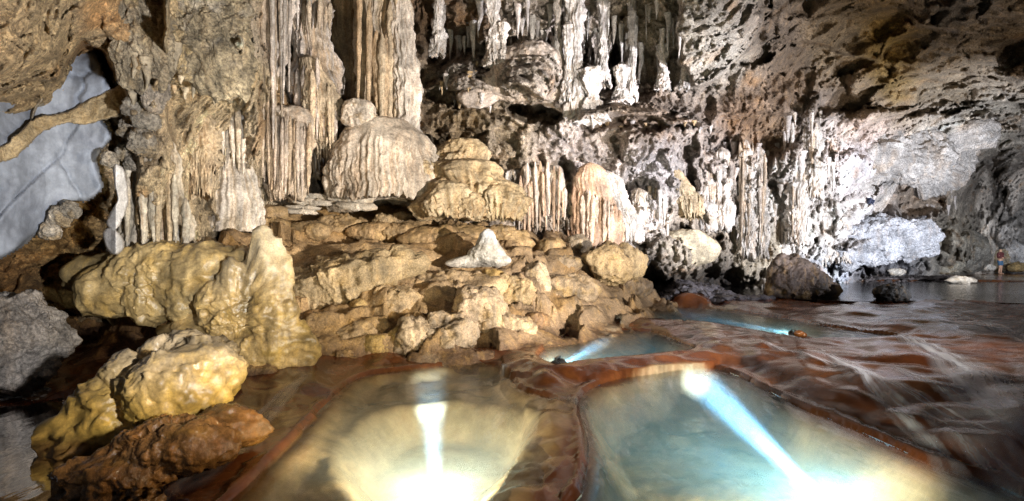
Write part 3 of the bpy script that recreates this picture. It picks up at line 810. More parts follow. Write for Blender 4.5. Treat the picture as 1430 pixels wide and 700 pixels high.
ribs(E, 13.6, 9, 396, 466, [0, 2, 0], [52, 46, 40], 5, 9, (.58, .53, .50), (.50, .42, .33), 80, 8, .15, .35, 'fringe')
ribs(E, 13.55, 9, 412, 474, [80, 84, 150], [240, 215, 200, 215], 7, 12, CREAM, (.52, .45, .40), 95, 14, .15, .3)
flowstone('flowstone_shoulder', 'sloping tan flowstone shoulder with a row of drips below the layered pillar', 'flowstone', 13.5,
          [(76,424,436),(84,420,446),(110,418,460),(140,420,474),(165,426,474),(200,434,464),(240,440,456)], CREAM, 12, .2, .08, .7, 130, 100, .35, seed=6, lump=.1)
E = formation('fringed_block', 'blocky flowstone with knobbly top and long fringe beside the fluted curtain', 'flowstone', 400, 275, 12.9)
boulder('crown', None, None, 13.0, [(398,165,34,18),(385,172,24,16),(415,168,22,16),(400,185,36,26)], (.52, .44, .36), 'flow', 0, .09, 201, 5, .8, drape=.12, parent=E)
flowstone('block_body', None, None, 13.1, [(150,375,425),(170,366,434),(200,366,434),(240,370,430),(285,376,424)], (.50, .40, .30), 14, .16, .06, .7, 160, 90, .1, seed=8, lump=.08, parent=E)
ribs(E, 12.75, 13, 366, 434, [172, 165, 172], [262, 270, 275, 262], 6, 10, (.54, .45, .37), (.48, .37, .26), 110, 10, .1, .3)
E = formation('bell_flowstone', 'broad bell-shaped flowstone mound with fringed hem under the ribbed column', 'flowstone', 535, 282, 13.5)
flowstone('mound', None, None, 13.7, [(164,490,560),(172,480,578),(186,473,594),(205,468,602),(230,463,607),(255,459,611),(275,456,613),(288,455,613)], (.56, .46, .36), 26, .07, .12, .62, 300, 130, .1, seed=11, col2=(.60, .52, .43), lump=.05, parent=E, ft0=.25)
flowstone('mound_shoulder', None, None, 13.3, [(180,480,510),(190,472,530),(210,466,540),(240,463,535),(262,466,520),(275,470,510)], (.58, .49, .40), 16, .10, .12, .6, 160, 100, .12, seed=17, lump=.08, parent=E, ft0=.3)
boulder('knobbly_flowstone', 'small knobbly flowstone cap sitting on the bell-shaped mound', 'flowstone', 13.3,
          [(500,150,18,12),(490,158,14,16),(512,158,13,16),(500,168,24,12)], (.58, .50, .42), 'flow', 0, .1, 203, 5, .8, drape=.14)
pd_ = min(11.6, wd(300, 345, 150, 290, 40) + .3)
E = formation('pale_flowstone', 'pale cream flowstone flaring to a foot below the ragged hanging block', 'flowstone', 322, 312, pd_)
flowstone('body', None, None, pd_, [(136,304,330),(146,298,344),(170,296,346),(200,300,342),(230,296,348),(260,290,356),(285,284,364),(325,276,372)], (.58, .50, .39), 10, .14, .06, .7, 160, 110, seed=13, lump=.1, col2=(.62, .55, .47), parent=E)
ribs(E, pd_ - .35, 6, 302, 342, [150, 145, 150], [235, 225, 245], 7, 11, (.60, .53, .44), (.54, .45, .34), 170, 12, .1, .2)
flowstone('brown_curtain', 'dark weathered curtain fragment with stubby drips beside the pale flowstone', 'curtain', wd(255, 300, 170, 270, 40) + .1,
          [(150,258,292),(170,254,300),(200,256,304),(216,250,306),(245,254,302),(272,262,296),(290,266,292)], (.36, .28, .18), 11, .3, .3, .6, 140, 100, .3, seed=14, lump=.18)
bd = wd(180, 260, 220, 350, 40) + .25
E = formation('streaked_buttress', 'tall cream buttress with dark vertical streaks at the edge of the hollow', 'flowstone', 220, 400, bd)
flowstone('body', None, None, bd, [(180,196,236),(220,188,246),(260,178,256),(300,170,266),(330,164,274),(352,158,282),(372,152,288)], (.46, .38, .27), 7, .12, .06, .45, 200, 130, seed=15, lump=.14, col2=(.52, .45, .35), parent=E)
ribs(E, bd - .35, 8, 176, 262, [215, 200, 240, 260], [345, 350, 352], 9, 17, (.52, .45, .34), (.46, .36, .23), 180, 20, .1, .15)
# cascade mound
casc = empty('cascade_mound', W(650, 312, 13.2))
tag(casc, 'tan stacked flowstone cascade with fringed tiers between bell-shaped mound and drip curtains', 'flowstone')
for k, (pr, dd) in enumerate([([(192,640,658),(198,624,672),(210,614,680),(226,608,682),(240,610,676)], 13.9), ([(222,630,664),(230,606,690),(246,596,706),(266,590,716),(284,592,716)], 13.6),
                              ([(252,602,640),(260,592,658),(278,586,668),(298,584,672),(312,588,668)], 13.15), ([(250,676,704),(262,666,724),(282,660,736),(302,660,738),(314,666,732)], 13.2), ([(222,586,600),(232,580,608),(250,580,610),(268,586,608)], 13.4), ([(268,640,672),(276,632,684),(292,630,690),(308,634,686)], 12.95)]):
    flowstone('tier', None, None, dd, pr, (.40, .29, .16), 12, .12, .14, .75, 150, 80, .2, seed=20 + k, lump=.17, col2=(.46, .36, .23), parent=casc, ft0=.3)
E = formation('pink_drapery', 'smooth salmon pink stone drapery above the angular boulder at the bank', 'drapery', 835, 345, 14.9)
flowstone('body', None, None, 15.0, [(226,816,830),(236,808,842),(250,802,852),(270,800,860),(300,798,868),(325,796,876),(350,800,872)], PINK, 13, .09, .04, .5, 160, 90, .08, seed=31, lump=.08, col2=(.54, .40, .30), parent=E)
ribs(E, 14.82, 13, 800, 868, [268, 264, 280, 290], [338, 346, 340], 5, 11, PINK, (.60, .46, .36), 240, 10, .08, .2, 'fold')
flowstone('white_drapery', 'white draped flowstone ridge running down beside the pink drapery', 'drapery', 15.0,
          [(238,838,856),(250,838,866),(280,846,880),(310,854,892),(345,858,898)], (.54, .50, .46), 10, .14, .06, .6, 130, 90, .15, seed=32, lump=.14)
flowstone('fan_flowstone', 'tan fan of flowstone hanging below a dark cleft in the white wall', 'flowstone', 17.2,
          [(232,934,946),(250,936,960),(275,942,974),(300,944,984),(314,950,980)], (.42, .33, .21), 9, .2, .1, .6, 130, 80, .3, seed=33, lump=.14)
boulder('cream_apron', 'cream flowstone apron overhanging the dark gravel hollow at the shore', 'flowstone', 17.2,
        [(958,338,36,18),(930,346,22,16),(985,350,22,16),(960,358,30,16)], (.56, .48, .34), 'flow', 0, .08, 220, 5, .7, drape=.2, stain=(.5, .4, .25))
boulder('hanging_dome', 'rounded pinkish dome hanging above a dark mouth-like hollow', 'flowstone', 15.0,
        [(742,96,44,34),(702,120,38,18),(770,116,22,34),(742,128,48,15),(784,142,8,14),(664,138,26,13),(720,100,36,26)], (.54, .45, .38), 'flow', 0, .11, 221, 6, 1.0, drape=.2, dfreq=7, crack=.6, stain=(.64, .58, .54))
for k, (px, w_) in enumerate(((752, 20), (775, 22), (735, 16))):
    E = tag(empty('drip_curtain', W(px, 330, 14.6)), ('reddish drip curtain of fused straws wedged between two wider ones', 'reddish drip curtain of fused straws right beside the pink drapery', 'narrow reddish drip curtain of fused straws next to the cascade')[k], 'curtain', 'drip curtains between cascade and pink drapery')
    boulder('crest', None, None, 14.8, [(px, 246, w_ * .6, 16), (px + 3, 258, w_ * .5, 14)], (.56, .48, .41), 'flow', 0, .1, 225 + k, 4, .8, drape=.15, parent=E)
    ribs(E, 14.75 - .05 * k, 8, px - w_ * .7, px + w_ * .7, [246, 240, 250], [305, 328, 315], 3, 7, (.60, .50, .42), (.54, .38, .27), 250 + 10 * k, 20, .15, .15, 'straw')
for k, (x, w_, y0, y1, lab) in enumerate(((716,26,236,330,'broad cream drapery between the cascade and the reddish straws'),(893,26,262,345,'cream drapery hanging beside the white draped ridge'),(915,18,268,352,'narrow cream drapery beside the tan fan'),(1008,22,205,330,'crusted grey pillar at the end of the long shelf'),
        (1042,20,195,372,'tall encrusted pillar rising behind the dark boulder'),(1062,16,205,368,'slender encrusted pillar twinned with the tall one'),(1090,20,270,375,'low encrusted pillar above the dark boulder top'),(1113,22,205,350,'stepped encrusted pillar beside the white wall'),
        (1134,24,140,285,'high pillar hanging where brown roof and white wall meet'),(1152,18,260,372,'pale encrusted pillar at the edge of the white wall'),(1024,16,270,372,'short encrusted pillar above the dark gravel'),(985,20,215,330,'dark streaked pillar below the shelf end'),(1178,16,285,372,'stubby pale pillar on the white wall foot'))):
    E = tag(empty('encrusted_flowstone', W(x, y1, float(wall_d(x, (y0 + y1) / 2)))), lab, 'flowstone', 'encrusted pillars and draperies along the wall')
    dd = float(wall_d(x, y0 + .4 * (y1 - y0))) + .12; h_ = y1 - y0
    flowstone('body', None, None, dd, [(y0, x - w_ * .2, x + w_ * .2), (y0 + .1 * h_, x - w_ * .5, x + w_ * .45), (y0 + .3 * h_, x - w_ * .42, x + w_ * .4), (y0 + .36 * h_, x - w_ * .6, x + w_ * .55), (y0 + .6 * h_, x - w_ * .45, x + w_ * .5), (y0 + .66 * h_, x - w_ * .62, x + w_ * .66), (y1, x - w_ * .6, x + w_ * .6)],
              (.48, .43, .38) if x > 960 else (.54, .44, .33), 8, .24, .1, .7, 90, 110, .12, seed=400 + k, lump=.24, col2=(.55, .52, .49), parent=E)
    ribs(E, dd - .05, 6, x - w_ * .5, x + w_ * .5, [y0 + 8, y0 + .3 * h_, y0 + .1 * h_], [y0 + .6 * h_, y1 - 10, y0 + .7 * h_], 3, 7, (.52, .48, .44), (.44, .36, .28), 420 + 9 * k, 22, .12, .15)
# pillars of the upper gallery
for k, (px, w_, y0, y1, dd, lab) in enumerate((
        (803,24,-20,175,14.6,'thick white calcite pillar reaching down past the end of the long shelf'),(793,12,30,150,14.5,'slim pillar leaning against the thick white pillar'),(841,14,-30,130,14.7,'tall narrow pillar standing free above the squat white pillar'),
        (825,30,95,175,14.5,'squat wide white pillar filling the gap beside the thick white pillar'),(868,18,90,150,14.9,'short tapered pillar on the long shelf before a dark slot'),(882,10,-10,150,15.0,'thin twin-stemmed pillar beside the dark slot'),
        (612,16,-40,85,14.9,'isolated pale pillar flaring at its foot beside the ribbed column'),(690,18,-30,100,14.6,'pale pillar touching the shoulder of the pinkish dome'),(702,12,30,95,14.5,'thin pillar fused to the one by the dome shoulder'),
        (778,12,-20,90,14.8,'slender pillar rising behind the pinkish dome'),(955,10,60,130,15.6,'narrow grey pillar under the hanging grey roof corner'),(925,14,60,130,15.4,'grey pillar framing the dark niches of the gallery'))):
    w_ *= 1.25
    flowstone('calcite_stalactite', lab, 'stalactite', dd,
              [(y0, px - w_ * .5, px + w_ * .5), (y0 * .7 + y1 * .3, px - w_ * .36, px + w_ * .4), ((y0 + y1) / 2, px - w_ * .24, px + w_ * .28), (y0 * .3 + y1 * .7, px - w_ * .36, px + w_ * .42), (y1, px - w_ * .6, px + w_ * .6)],
              (.60, .56, .53), 6, .3, .16, .8, 60, 90, .12, seed=50 + k, lump=.2, group='calcite pillars of the upper gallery')

# ------------------------------------------------------------------ stalactites
def row(n, x0, x1, y0, y1, l0, l1, w0, w1, label, group, cols, off=.04):
    for k in range(n):
        px = x0 + (x1 - x0) * (k + random.uniform(.1, .9)) / n
        y_, l_, w_ = random.uniform(y0, y1), random.uniform(l0, l1), random.uniform(w0, w1)
        adj = ('long ' if l_ > l0 + .62 * (l1 - l0) else 'short ' if l_ < l0 + .3 * (l1 - l0) else '') + ('thick ' if w_ > (w0 + w1) / 2 else 'thin ')
        stalactite(adj + label, group, px, y_, l_, w_, random.choice(cols), off=off)


row(26, 605, 800, -12, 60, 22, 60, 5, 11, 'pale stalactite hanging from the dark roof above the dome', 'stalactites above the hanging dome', [WHITE, GREYW])
row(26, 785, 950, 0, 75, 20, 75, 4, 10, 'white stalactite in the gallery above the long shelf', 'stalactites above the long shelf', [WHITE, (.70, .67, .65)])
row(22, 985, 1075, 195, 300, 18, 50, 4, 9, 'grey-white stalactite on the encrusted wall behind the dark boulder', 'stalactites on the encrusted wall', [WHITE, GREYW])
row(26, 1080, 1165, 150, 320, 16, 55, 4, 10, 'bright stalactite clustered where the white wall meets the brown roof', 'stalactites beside the white wall', [WHITE, GREYW])
row(16, 745, 800, 240, 290, 20, 60, 4, 8, 'reddish straw stalactite hanging among the drip curtains', 'straws among the drip curtains', [PINK, CREAM])
row(18, 610, 700, 85, 140, 10, 26, 5, 9, 'blunt stalactite fringing the ledge beside the dome', 'stalactites fringing the ledge', [WHITE, GREYW, TAN])
row(14, 805, 1000, 168, 178, 6, 14, 4, 8, 'stubby stalactite under the lip of the long shelf', 'stalactites under the long shelf', [TAN, GREYW])
row(8, 168, 245, 20, 110, 30, 60, 10, 20, 'brown knobbly stalactite on the ragged rock above the slate slab', 'stalactites on the ragged rock', [(.40, .32, .21), TAN])
row(12, 240, 345, 100, 132, 10, 26, 5, 11, 'tan drip under the ragged hanging block', 'drips under the hanging block', [(.44, .36, .24), TAN])
row(14, 880, 935, 255, 300, 20, 60, 4, 8, 'cream stalactite on the pale wall beside the white drapery', 'stalactites beside the white drapery', [CREAM, WHITE])
row(12, 1290, 1335, 230, 290, 8, 22, 3, 7, 'small grey stalactite under the pale blade of rock', 'stalactites under the pale blade', [GREYW])

# ------------------------------------------------------------------ slate slab at the left, with the tan ledge across it
def slab(name, label, cat, outline, dfun, thick, col, mat, n=(150, 130), rough=.05, seed=0, wob_=12, fold=0., edge=9):
    o_ = np.array(smooth_poly(outline, 5)); x0, y0 = o_.min(0); x1, y1 = o_.max(0)
    X, Y = np.meshgrid(np.linspace(x0 - 3, x1 + 3, n[0]), np.linspace(y0 - 3, y1 + 3, n[1]))
    d0 = dfun(X, Y); p = np.stack([(X - HX) / F * d0, d0, CAMZ + (HY - Y) / F * d0], -1)
    wv = fbm(p * 2.2, 5, seed=seed) * wob_
    sd = poly_sd(X + wv, Y + fbm(p * 2.2, 5, seed=seed + 4) * wob_, o_)
    e = np.clip(sd / edge, 0, 1)
    fo_, fe_ = facets(p * np.array((.75, .75, .5)) + .25 * fbm(p * 1.5, 3, seed=2)[..., None], seed + 2)
    d0 = d0 - fold * .55 * fo_ + fold * .25 * (1 - ss(0, .035, fe_))
    d1 = d0 - fold * .6 * fbm(p * np.array((.55, .55, .4)) + seed, 3, seed=seed + 6, kind='r') - fold * .5 * fbm(p * np.array((2.2, 1, .3)), 3, seed=seed + 7) + thick * (1 - np.sqrt(np.clip(1 - (1 - e) ** 2, 0, 1))) - rough * 2 * fbm(p * .8, 4, seed=seed + 1) - rough * .8 * fbm(p * 2.6, 5, seed=seed + 2, kind='r')
    p1 = np.stack([(X - HX) / F * d1, d1, CAMZ + (HY - Y) / F * d1], -1)
    d2_ = d0 + thick + .02; p2 = np.stack([(X - HX) / F * d2_, d2_, CAMZ + (HY - Y) / F * d2_], -1)
    ok = sd > -1
    Fg = grid_faces(*X.shape); keep = ok.ravel()[Fg].all(1); Fg = Fg[keep]
    nn = X.size
    # rim
    ed = np.concatenate([Fg[:, [0, 1]], Fg[:, [1, 2]], Fg[:, [2, 3]], Fg[:, [3, 0]]]); key = np.sort(ed, 1); key = key[:, 0] * nn + key[:, 1]
    u_, inv, cnt = np.unique(key, return_inverse=True, return_counts=True); be = ed[cnt[inv] == 1]
    rim = np.stack([be[:, 0], be[:, 0] + nn, be[:, 1] + nn, be[:, 1]], 1)
    Fa = np.concatenate([Fg, Fg[:, ::-1] + nn, rim]); Va = np.concatenate([p1.reshape(-1, 3), p2.reshape(-1, 3)])
    used = np.unique(Fa); mp = np.full(2 * nn, -1); mp[used] = np.arange(len(used)); Va = Va[used]; Fa = mp[Fa]
    base = np.array((Va[:, 0].mean(), Va[:, 1].mean(), Va[:, 2].min()))
    cc = np.array(col) * (1 + .5 * fbm(Va * 1.3, 5, seed=seed + 3)[:, None])
    ed_ = np.concatenate([(1 - e).ravel(), np.ones(nn)])[used][:, None] ** 3
    cc = cc * (1 - .5 * ed_) + .5 * ed_ * np.array((.36, .33, .29))
    o = mesh_obj(name, Va - base, Fa, M[mat], col=np.clip(cc, .02, .8)); o.location = base
    return tag(o, label, cat)


sl_d = lambda X, Y: 6.35 + .0042 * np.maximum(X, -200) + .0016 * np.abs(Y - 200) + .25 * np.sin(X / 60.)
slab('slate_slab', 'large smooth blue-grey slab of bare rock under the brown overhang', 'rock',
     [(-210,70),(0,60),(60,58),(118,52),(140,84),(152,118),(166,140),(146,158),(152,190),(138,226),(146,262),(128,280),(100,282),(84,296),(60,318),(36,340),(0,362),(-90,392),(-210,405)], sl_d, .5, (.285, .305, .345), 'slate', seed=3, rough=.07, fold=.2, edge=6)
slab('rock_ledge', 'narrow tan ledge slanting across the smooth blue-grey slab', 'rock',
     [(-60,222),(0,205),(30,184),(58,164),(90,154),(120,140),(150,124),(180,112),(186,146),(164,164),(134,172),(110,172),(96,172),(70,190),(40,206),(10,222),(-50,248)], lambda X, Y: sl_d(X, Y) - .10, .3, (.42, .31, .17), 'boulder', (150, 80), .09, 8, 18, .22, 2.5)
fl_d = lambda X, Y: 6.9 + .10 * np.sin(Y / 14.) + .012 * np.abs(X - 162) + 0 * X
slab('thin_rock_flake', 'curled white flake of rock standing beside the brown hollow', 'rock',
     [(158,230),(172,236),(178,262),(180,285),(172,306),(160,320),(150,312),(155,296),(166,280),(160,258)], fl_d, .06, (.58, .55, .52), 'smooth', (50, 80), .02, 12, 5, 0, 2)
slab('small_rock_flake', 'small pale flake of rock just below the curled white flake', 'rock',
     [(144,326),(156,318),(170,330),(173,346),(162,356),(150,350)], fl_d, .06, (.52, .49, .46), 'smooth', (40, 40), .02, 15, 4, 0, 2)
slab('crust_patch', 'little brown crust patch stuck on the smooth blue-grey slab', 'rock',
     [(54,126),(64,132),(62,146),(52,150),(46,168),(42,172),(44,156),(50,142)], lambda X, Y: sl_d(X, Y) - .06, .2, (.36, .29, .19), 'boulder', (40, 60), .03, 17, 4)
RG = (.40, .32, .21)
boulder('hanging_block', 'big ragged tan block hanging beside the fluted curtain', 'rock', wd(250, 335, 10, 110, 40),
        [(290,30,52,60),(312,88,36,34),(262,84,30,34),(334,62,16,56),(285,-40,56,60),(300,108,34,16),(318,122,26,12)], (.44, .35, .22), 'wall', 4, .15, 301, 6, .8, crack=1.6, stain=(.50, .44, .36))
boulder('folded_rock', 'brown folded rock hanging between overhang and ragged block', 'rock', wd(180, 225, 10, 110, 40),
        [(205,30,26,80),(180,60,20,70),(225,70,16,60),(170,-10,40,50),(198,100,12,34)], RG, 'wall', 0, .12, 302, 6, .9, drape=.3, dfreq=5, crack=1)
boulder('bulbous_rock', 'bulbous knob of grey-brown rock below the folded rock', 'rock', wd(205, 230, 105, 150, 40), [(218,124,17,26),(214,140,15,20)], (.42, .35, .27), 'wall', 0, .12, 303, 5, 1, drape=.15, crack=.8)
for k, (x, y, r, lab) in enumerate(((188,148,14,'crusty nodule at the end of the slanting tan ledge'),(204,164,15,'crusty nodule above the streaked buttress'),(180,178,13,'crusty nodule beside the slab edge'),(198,196,16,'larger crusty nodule at the top of the buttress'),(174,212,11,'small crusty nodule above the curled white flake'),(188,226,12,'crusty nodule beside the curled white flake'),
        (152,222,10,'little crusty nodule on the slab corner'),(82,302,13,'crusty nodule under the slab bottom edge'),(70,322,12,'lower crusty nodule under the slab bottom edge'),(98,292,11,'crusty nodule tucked against the slab bottom edge'))):
    boulder('crusty_nodule', lab, 'rock', wd(x - 8, x + 8, y - 8, y + 8, 30) if x > 160 else 6.9, [(x, y, r, r * 1.05), (x + r * .6, y + r * .5, r * .7, r * .7), (x - r * .5, y + r * .4, r * .7, r * .6)], (.42, .36, .28), 'wall', 0, .2, 310 + k, 4, 1, crack=1.5, group='crusty nodules around the slab')

# ------------------------------------------------------------------ boulders and rock masses of the bank
Y1, Y2, GR, GRB = (.34, .205, .045), (.46, .36, .20), (.40, .36, .31), (.36, .31, .26)
boulder('yellow_boulder', 'rounded yellow ochre boulder with a domed head at the edge of the stream', 'boulder', 4.75,
        [(250,545,70,60,-.05),(275,520,54,46,.12),(225,505,62,36,.3),(170,545,44,50,.1),(150,580,56,48),(112,605,42,30,-.1),(200,590,70,30)], Y1, 'ochre', 1, .045, 1, 6, .8, tip=(.33, .25, .15), wetz=-.02, wetc=(.22, .10, .025), freq=2.2, drape=.05, crack=.3, stain=(.40, .24, .04))
boulder('wet_ledge', 'glistening wet orange-brown rock ledge below the yellow boulder', 'rock', 4.15,
        [(250,620,90,36),(180,650,80,30,-.1),(300,610,60,30,.3),(140,655,40,20,-.15)], (.20, .095, .03), 'wet', 4, .08, 2, 6, 1.1, freq=2.5, stain=(.30, .15, .03), crack=.5)
boulder('standing_flowstone', 'tall upright ochre flowstone stump with a pale crest above the stream', 'flowstone', 7.4,
        [(374,366,24,44),(390,400,18,60),(380,450,34,60),(345,402,36,38,.1),(318,430,40,46),(352,490,90,36,.05),(285,462,62,26,.2),(300,490,76,28),(412,490,24,38,.05),(362,340,13,18),(330,392,16,30,-.1),(250,492,54,24,.1),(240,470,40,16,.3)], (.36, .25, .11), 'ochre', 3, .055, 3, 6, .75, crack=.35, tip=(.44, .36, .24), wetz=-.05, freq=2.0, drape=.11, stain=(.40, .26, .06))
boulder('grey_block', 'massive pale grey rock block undercut at the dark side pool', 'boulder', 6.7,
        [(20,425,60,24),(40,460,70,34),(30,490,84,36),(20,520,92,34),(-60,470,120,80),(84,480,24,44)], (.38, .33, .28), 'wall', 7, .10, 4, 6, .9, wetz=-.02, crack=.9, stain=(.30, .27, .24))
boulder('overhang_flowstone', 'smooth golden flowstone roof over the dark hollow beside the grey block', 'flowstone', 7.75,
        [(250,372,86,32),(200,388,70,34),(300,388,66,42),(160,408,44,36),(120,388,60,34,.4),(215,420,40,34),(268,408,48,44)], (.36, .26, .12), 'ochre', 1, .055, 5, 6, .8, freq=1.8, drape=.08, crack=.4, stain=(.38, .24, .07))
boulder('hollow_roof', 'shadowed tan rock curtain behind the hollow under the slate slab', 'rock', 9.7,
        [(90,375,90,26),(130,395,70,40),(40,365,80,30),(210,440,50,40)], (.32, .22, .10), 'boulder', 2, .09, 6, 5, .6)
boulder('domed_flowstone', 'broad smooth flowstone hump behind the upright stump', 'flowstone', 9.9,
        [(460,396,60,40),(430,416,52,42),(500,382,60,28),(400,440,50,36),(540,370,56,22,.3),(470,425,40,34)], (.30, .22, .12), 'boulder', 4, .07, 7, 6, .9, freq=1.6, drape=.13)
specs = [
 # px,py,rx,ry,d,col,planes,mat,label
 (500,356,90,26,11.8,(.40,.32,.22),0,'boulder','low flat-topped flowstone terrace behind the smooth hump'),
 (330,335,60,22,12.0,(.44,.36,.25),3,'boulder','flat rock shelf below the pale flowstone foot'),
 (250,345,70,20,10.6,(.46,.38,.26),2,'boulder','long low rock shelf under the streaked buttress'),
 (382,318,26,17,12.4,(.48,.38,.24),5,'boulder','angular tan rock perched behind the upright stump'),
 (345,318,30,16,12.8,(.44,.35,.23),5,'boulder','split brown rock beside the angular tan rock'),
 (430,320,34,18,12.6,(.46,.37,.24),0,'flow','fringed rounded lump below the layered rock pile'),
 (470,312,40,17,13.2,(.44,.36,.25),3,'boulder','rounded lump tucked below the layered rock pile'),
 (515,322,34,16,12.9,(.46,.36,.23),0,'flow','drip-edged lump in front of the bell-shaped mound'),
 (560,322,38,18,12.9,(.44,.35,.23),3,'boulder','squarish lump in front of the cascade mound'),
 (532,305,18,12,13.6,(.50,.42,.30),6,'boulder','small cracked block in the row below the bell-shaped mound'),
 (554,300,20,10,13.8,(.48,.41,.31),6,'boulder','small slabby block beside the cracked block'),
 (600,330,40,22,12.7,(.44,.34,.21),0,'flow','ochre flowstone lump beside the white stalagmite'),
 (650,326,46,20,13.0,(.46,.36,.22),0,'flow','rounded flowstone apron at the foot of the cascade'),
 (700,330,40,22,13.2,(.46,.37,.25),2,'boulder','cream rock apron behind the white stalagmite'),
 (300,300,40,24,12.2,(.30,.22,.14),3,'boulder','shaded brown boulder in the nook below the pale flowstone'),
 (340,290,30,16,13.4,(.40,.31,.21),3,'boulder','shaded rounded rock at the foot of the fluted curtain'),
 (395,262,26,20,13.6,(.50,.43,.35),0,'flow','fine-fringed stalagmite hump beside the layered rock pile'),
 (375,300,34,16,13.3,(.42,.34,.24),4,'boulder','grooved rock between nook and layered rock pile'),
 (640,400,90,34,10.5,(.48,.40,.30),5,'boulder','pale stratified rock step with dark horizontal cracks'),
 (545,425,46,40,9.6,(.44,.37,.27),6,'boulder','cracked pale rock above the yellow stained gully'),
 (485,470,60,34,8.7,(.36,.29,.20),7,'boulder','dusty brown cracked rock above the stream edge'),
 (470,505,36,22,8.1,(.30,.22,.13),5,'boulder','brown rock with a shadowed base touching the stream'),
 (525,490,26,40,8.5,(.44,.34,.14),7,'boulder','yellow stained crumbly rock in the gully'),
 (552,480,22,34,8.6,(.42,.32,.14),7,'boulder','blocky ochre rock next to the grey folded rock'),
 (500,435,22,26,9.3,(.42,.33,.17),7,'boulder','narrow ochre rock at the head of the gully'),
 (580,470,34,38,8.6,(.42,.37,.31),6,'boulder','grey folded rock beside the ochre blocks'),
 (628,470,44,50,8.7,(.36,.32,.28),7,'boulder','steep dark-based grey rock at the water edge'),
 (665,440,44,50,9.2,(.40,.35,.30),7,'boulder','ridged grey rock above the wet pointed rock'),
 (708,458,44,28,9.2,(.30,.25,.20),5,'boulder','pointed wet grey-brown rock by the little cascade'),
 (748,446,22,18,9.9,(.26,.17,.11),4,'boulder','small rounded brown rock by the little cascade'),
 (715,405,36,38,10.5,(.42,.35,.25),7,'boulder','knobbly ochre rock below the white stalagmite'),
 (690,395,20,30,10.7,(.50,.38,.18),6,'boulder','narrow golden rock below the white stalagmite'),
 (748,384,18,34,11.3,(.48,.43,.38),4,'boulder','white streaked upright stone on the bank'),
 (795,404,56,24,11.8,(.32,.27,.22),3,'boulder','long smooth brown rock sloping to the stream'),
 (770,352,30,24,13.3,(.44,.35,.23),5,'flow','cream drip-edged rock above a dark crack'),
 (790,372,26,18,12.9,(.32,.28,.24),6,'boulder','dark wedge rock beside the angular boulder'),
 (808,344,22,20,14.0,(.40,.37,.34),6,'boulder','mottled grey rock behind the angular boulder'),
 (850,368,46,36,12.9,(.44,.37,.27),7,'boulder','large angular tan boulder below the pink drapery'),
 (884,364,26,30,13.6,(.46,.40,.30),6,'boulder','cream block leaning behind the angular boulder'),
 (884,402,36,17,14.0,(.26,.22,.19),5,'boulder','dark low rock at the pond inlet'),
 (362,522,36,20,7.2,(.24,.18,.13),5,'boulder','dark crusted rock at the foot of the upright stump'),
 (400,530,26,13,7.3,(.14,.11,.10),6,'boulder','black crumbly rock lump beside the dark crusted rock'),
 (318,540,28,14,6.4,(.18,.13,.10),6,'boulder','small wet rock behind the yellow boulder'),
]
for k, (px, py, rx, ry, d, c, pl, mt, lab) in enumerate(specs):
    c = (c[0] * .78, c[1] * .66, c[2] * .50)
    if 425 < px < 760: d += .22 * min(1, rx / 40); py += 3; rx *= 1.22; ry *= .92
    rg_ = np.random.default_rng(k); lob_ = [(px, py, rx * .8, ry * .85)]
    for j in range(4):
        lob_.append((px + rx * rg_.uniform(-.55, .55), py + ry * rg_.uniform(-.35, .5), rx * rg_.uniform(.35, .6), ry * rg_.uniform(.4, .75), rg_.uniform(-.3, .3) * rx * d / F))
    boulder('flowstone_lump' if mt == 'flow' else 'bank_rock', lab, 'flowstone' if mt == 'flow' else 'rock', d, lob_, c, mt, pl, .10 if pl > 3 else .07, 30 + k, 5 if rx > 38 else 4, .9, drape=.16 if mt == 'flow' else .03, crack=.9 if pl > 3 else .4,
            group='rocks of the bank', wetz=.02 if py > 420 else None)
# pond boulders
boulder('dark_boulder', 'large dark boulder with a sloping side standing in the pond', 'boulder', 15.9, [(1090,385,16,30),(1108,388,30,30),(1126,398,34,24),(1150,406,24,12),(1090,405,20,20)], (.07, .05, .042), 'boulder', 4, .07, 81, 6, .9, tip=(.15, .115, .095))
boulder('black_stone', 'small rounded black stone in the pond beside the dark boulder', 'boulder', 14.9, [(1240,408,22,12),(1252,412,18,9)], (.02, .018, .018), 'boulder', 1, .05, 82, 5, .9, stain=(.03, .025, .02))
boulder('orange_cobble', 'round orange-brown cobble lying at the end of a torch beam', 'cobble', 8.45, [(1116,466,7,5),(1121,468,6,4)], (.22, .08, .02), 'wet', 0, .06, 83, 4, .9)
boulder('pale_shore_rock', 'flat pale rock lying on the brown far shore', 'rock', 24.5, [(1340,391,20,5),(1352,392,16,4)], (.52, .46, .38), 'boulder', 4, .06, 84, 4, 1.2)
boulder('low_pond_stone', 'thin dark stone barely breaking the pond surface', 'rock', 21.5, [(1336,404,11,2.4)], (.10, .05, .03), 'wet', 2, .05, 85, 4, 1.2)
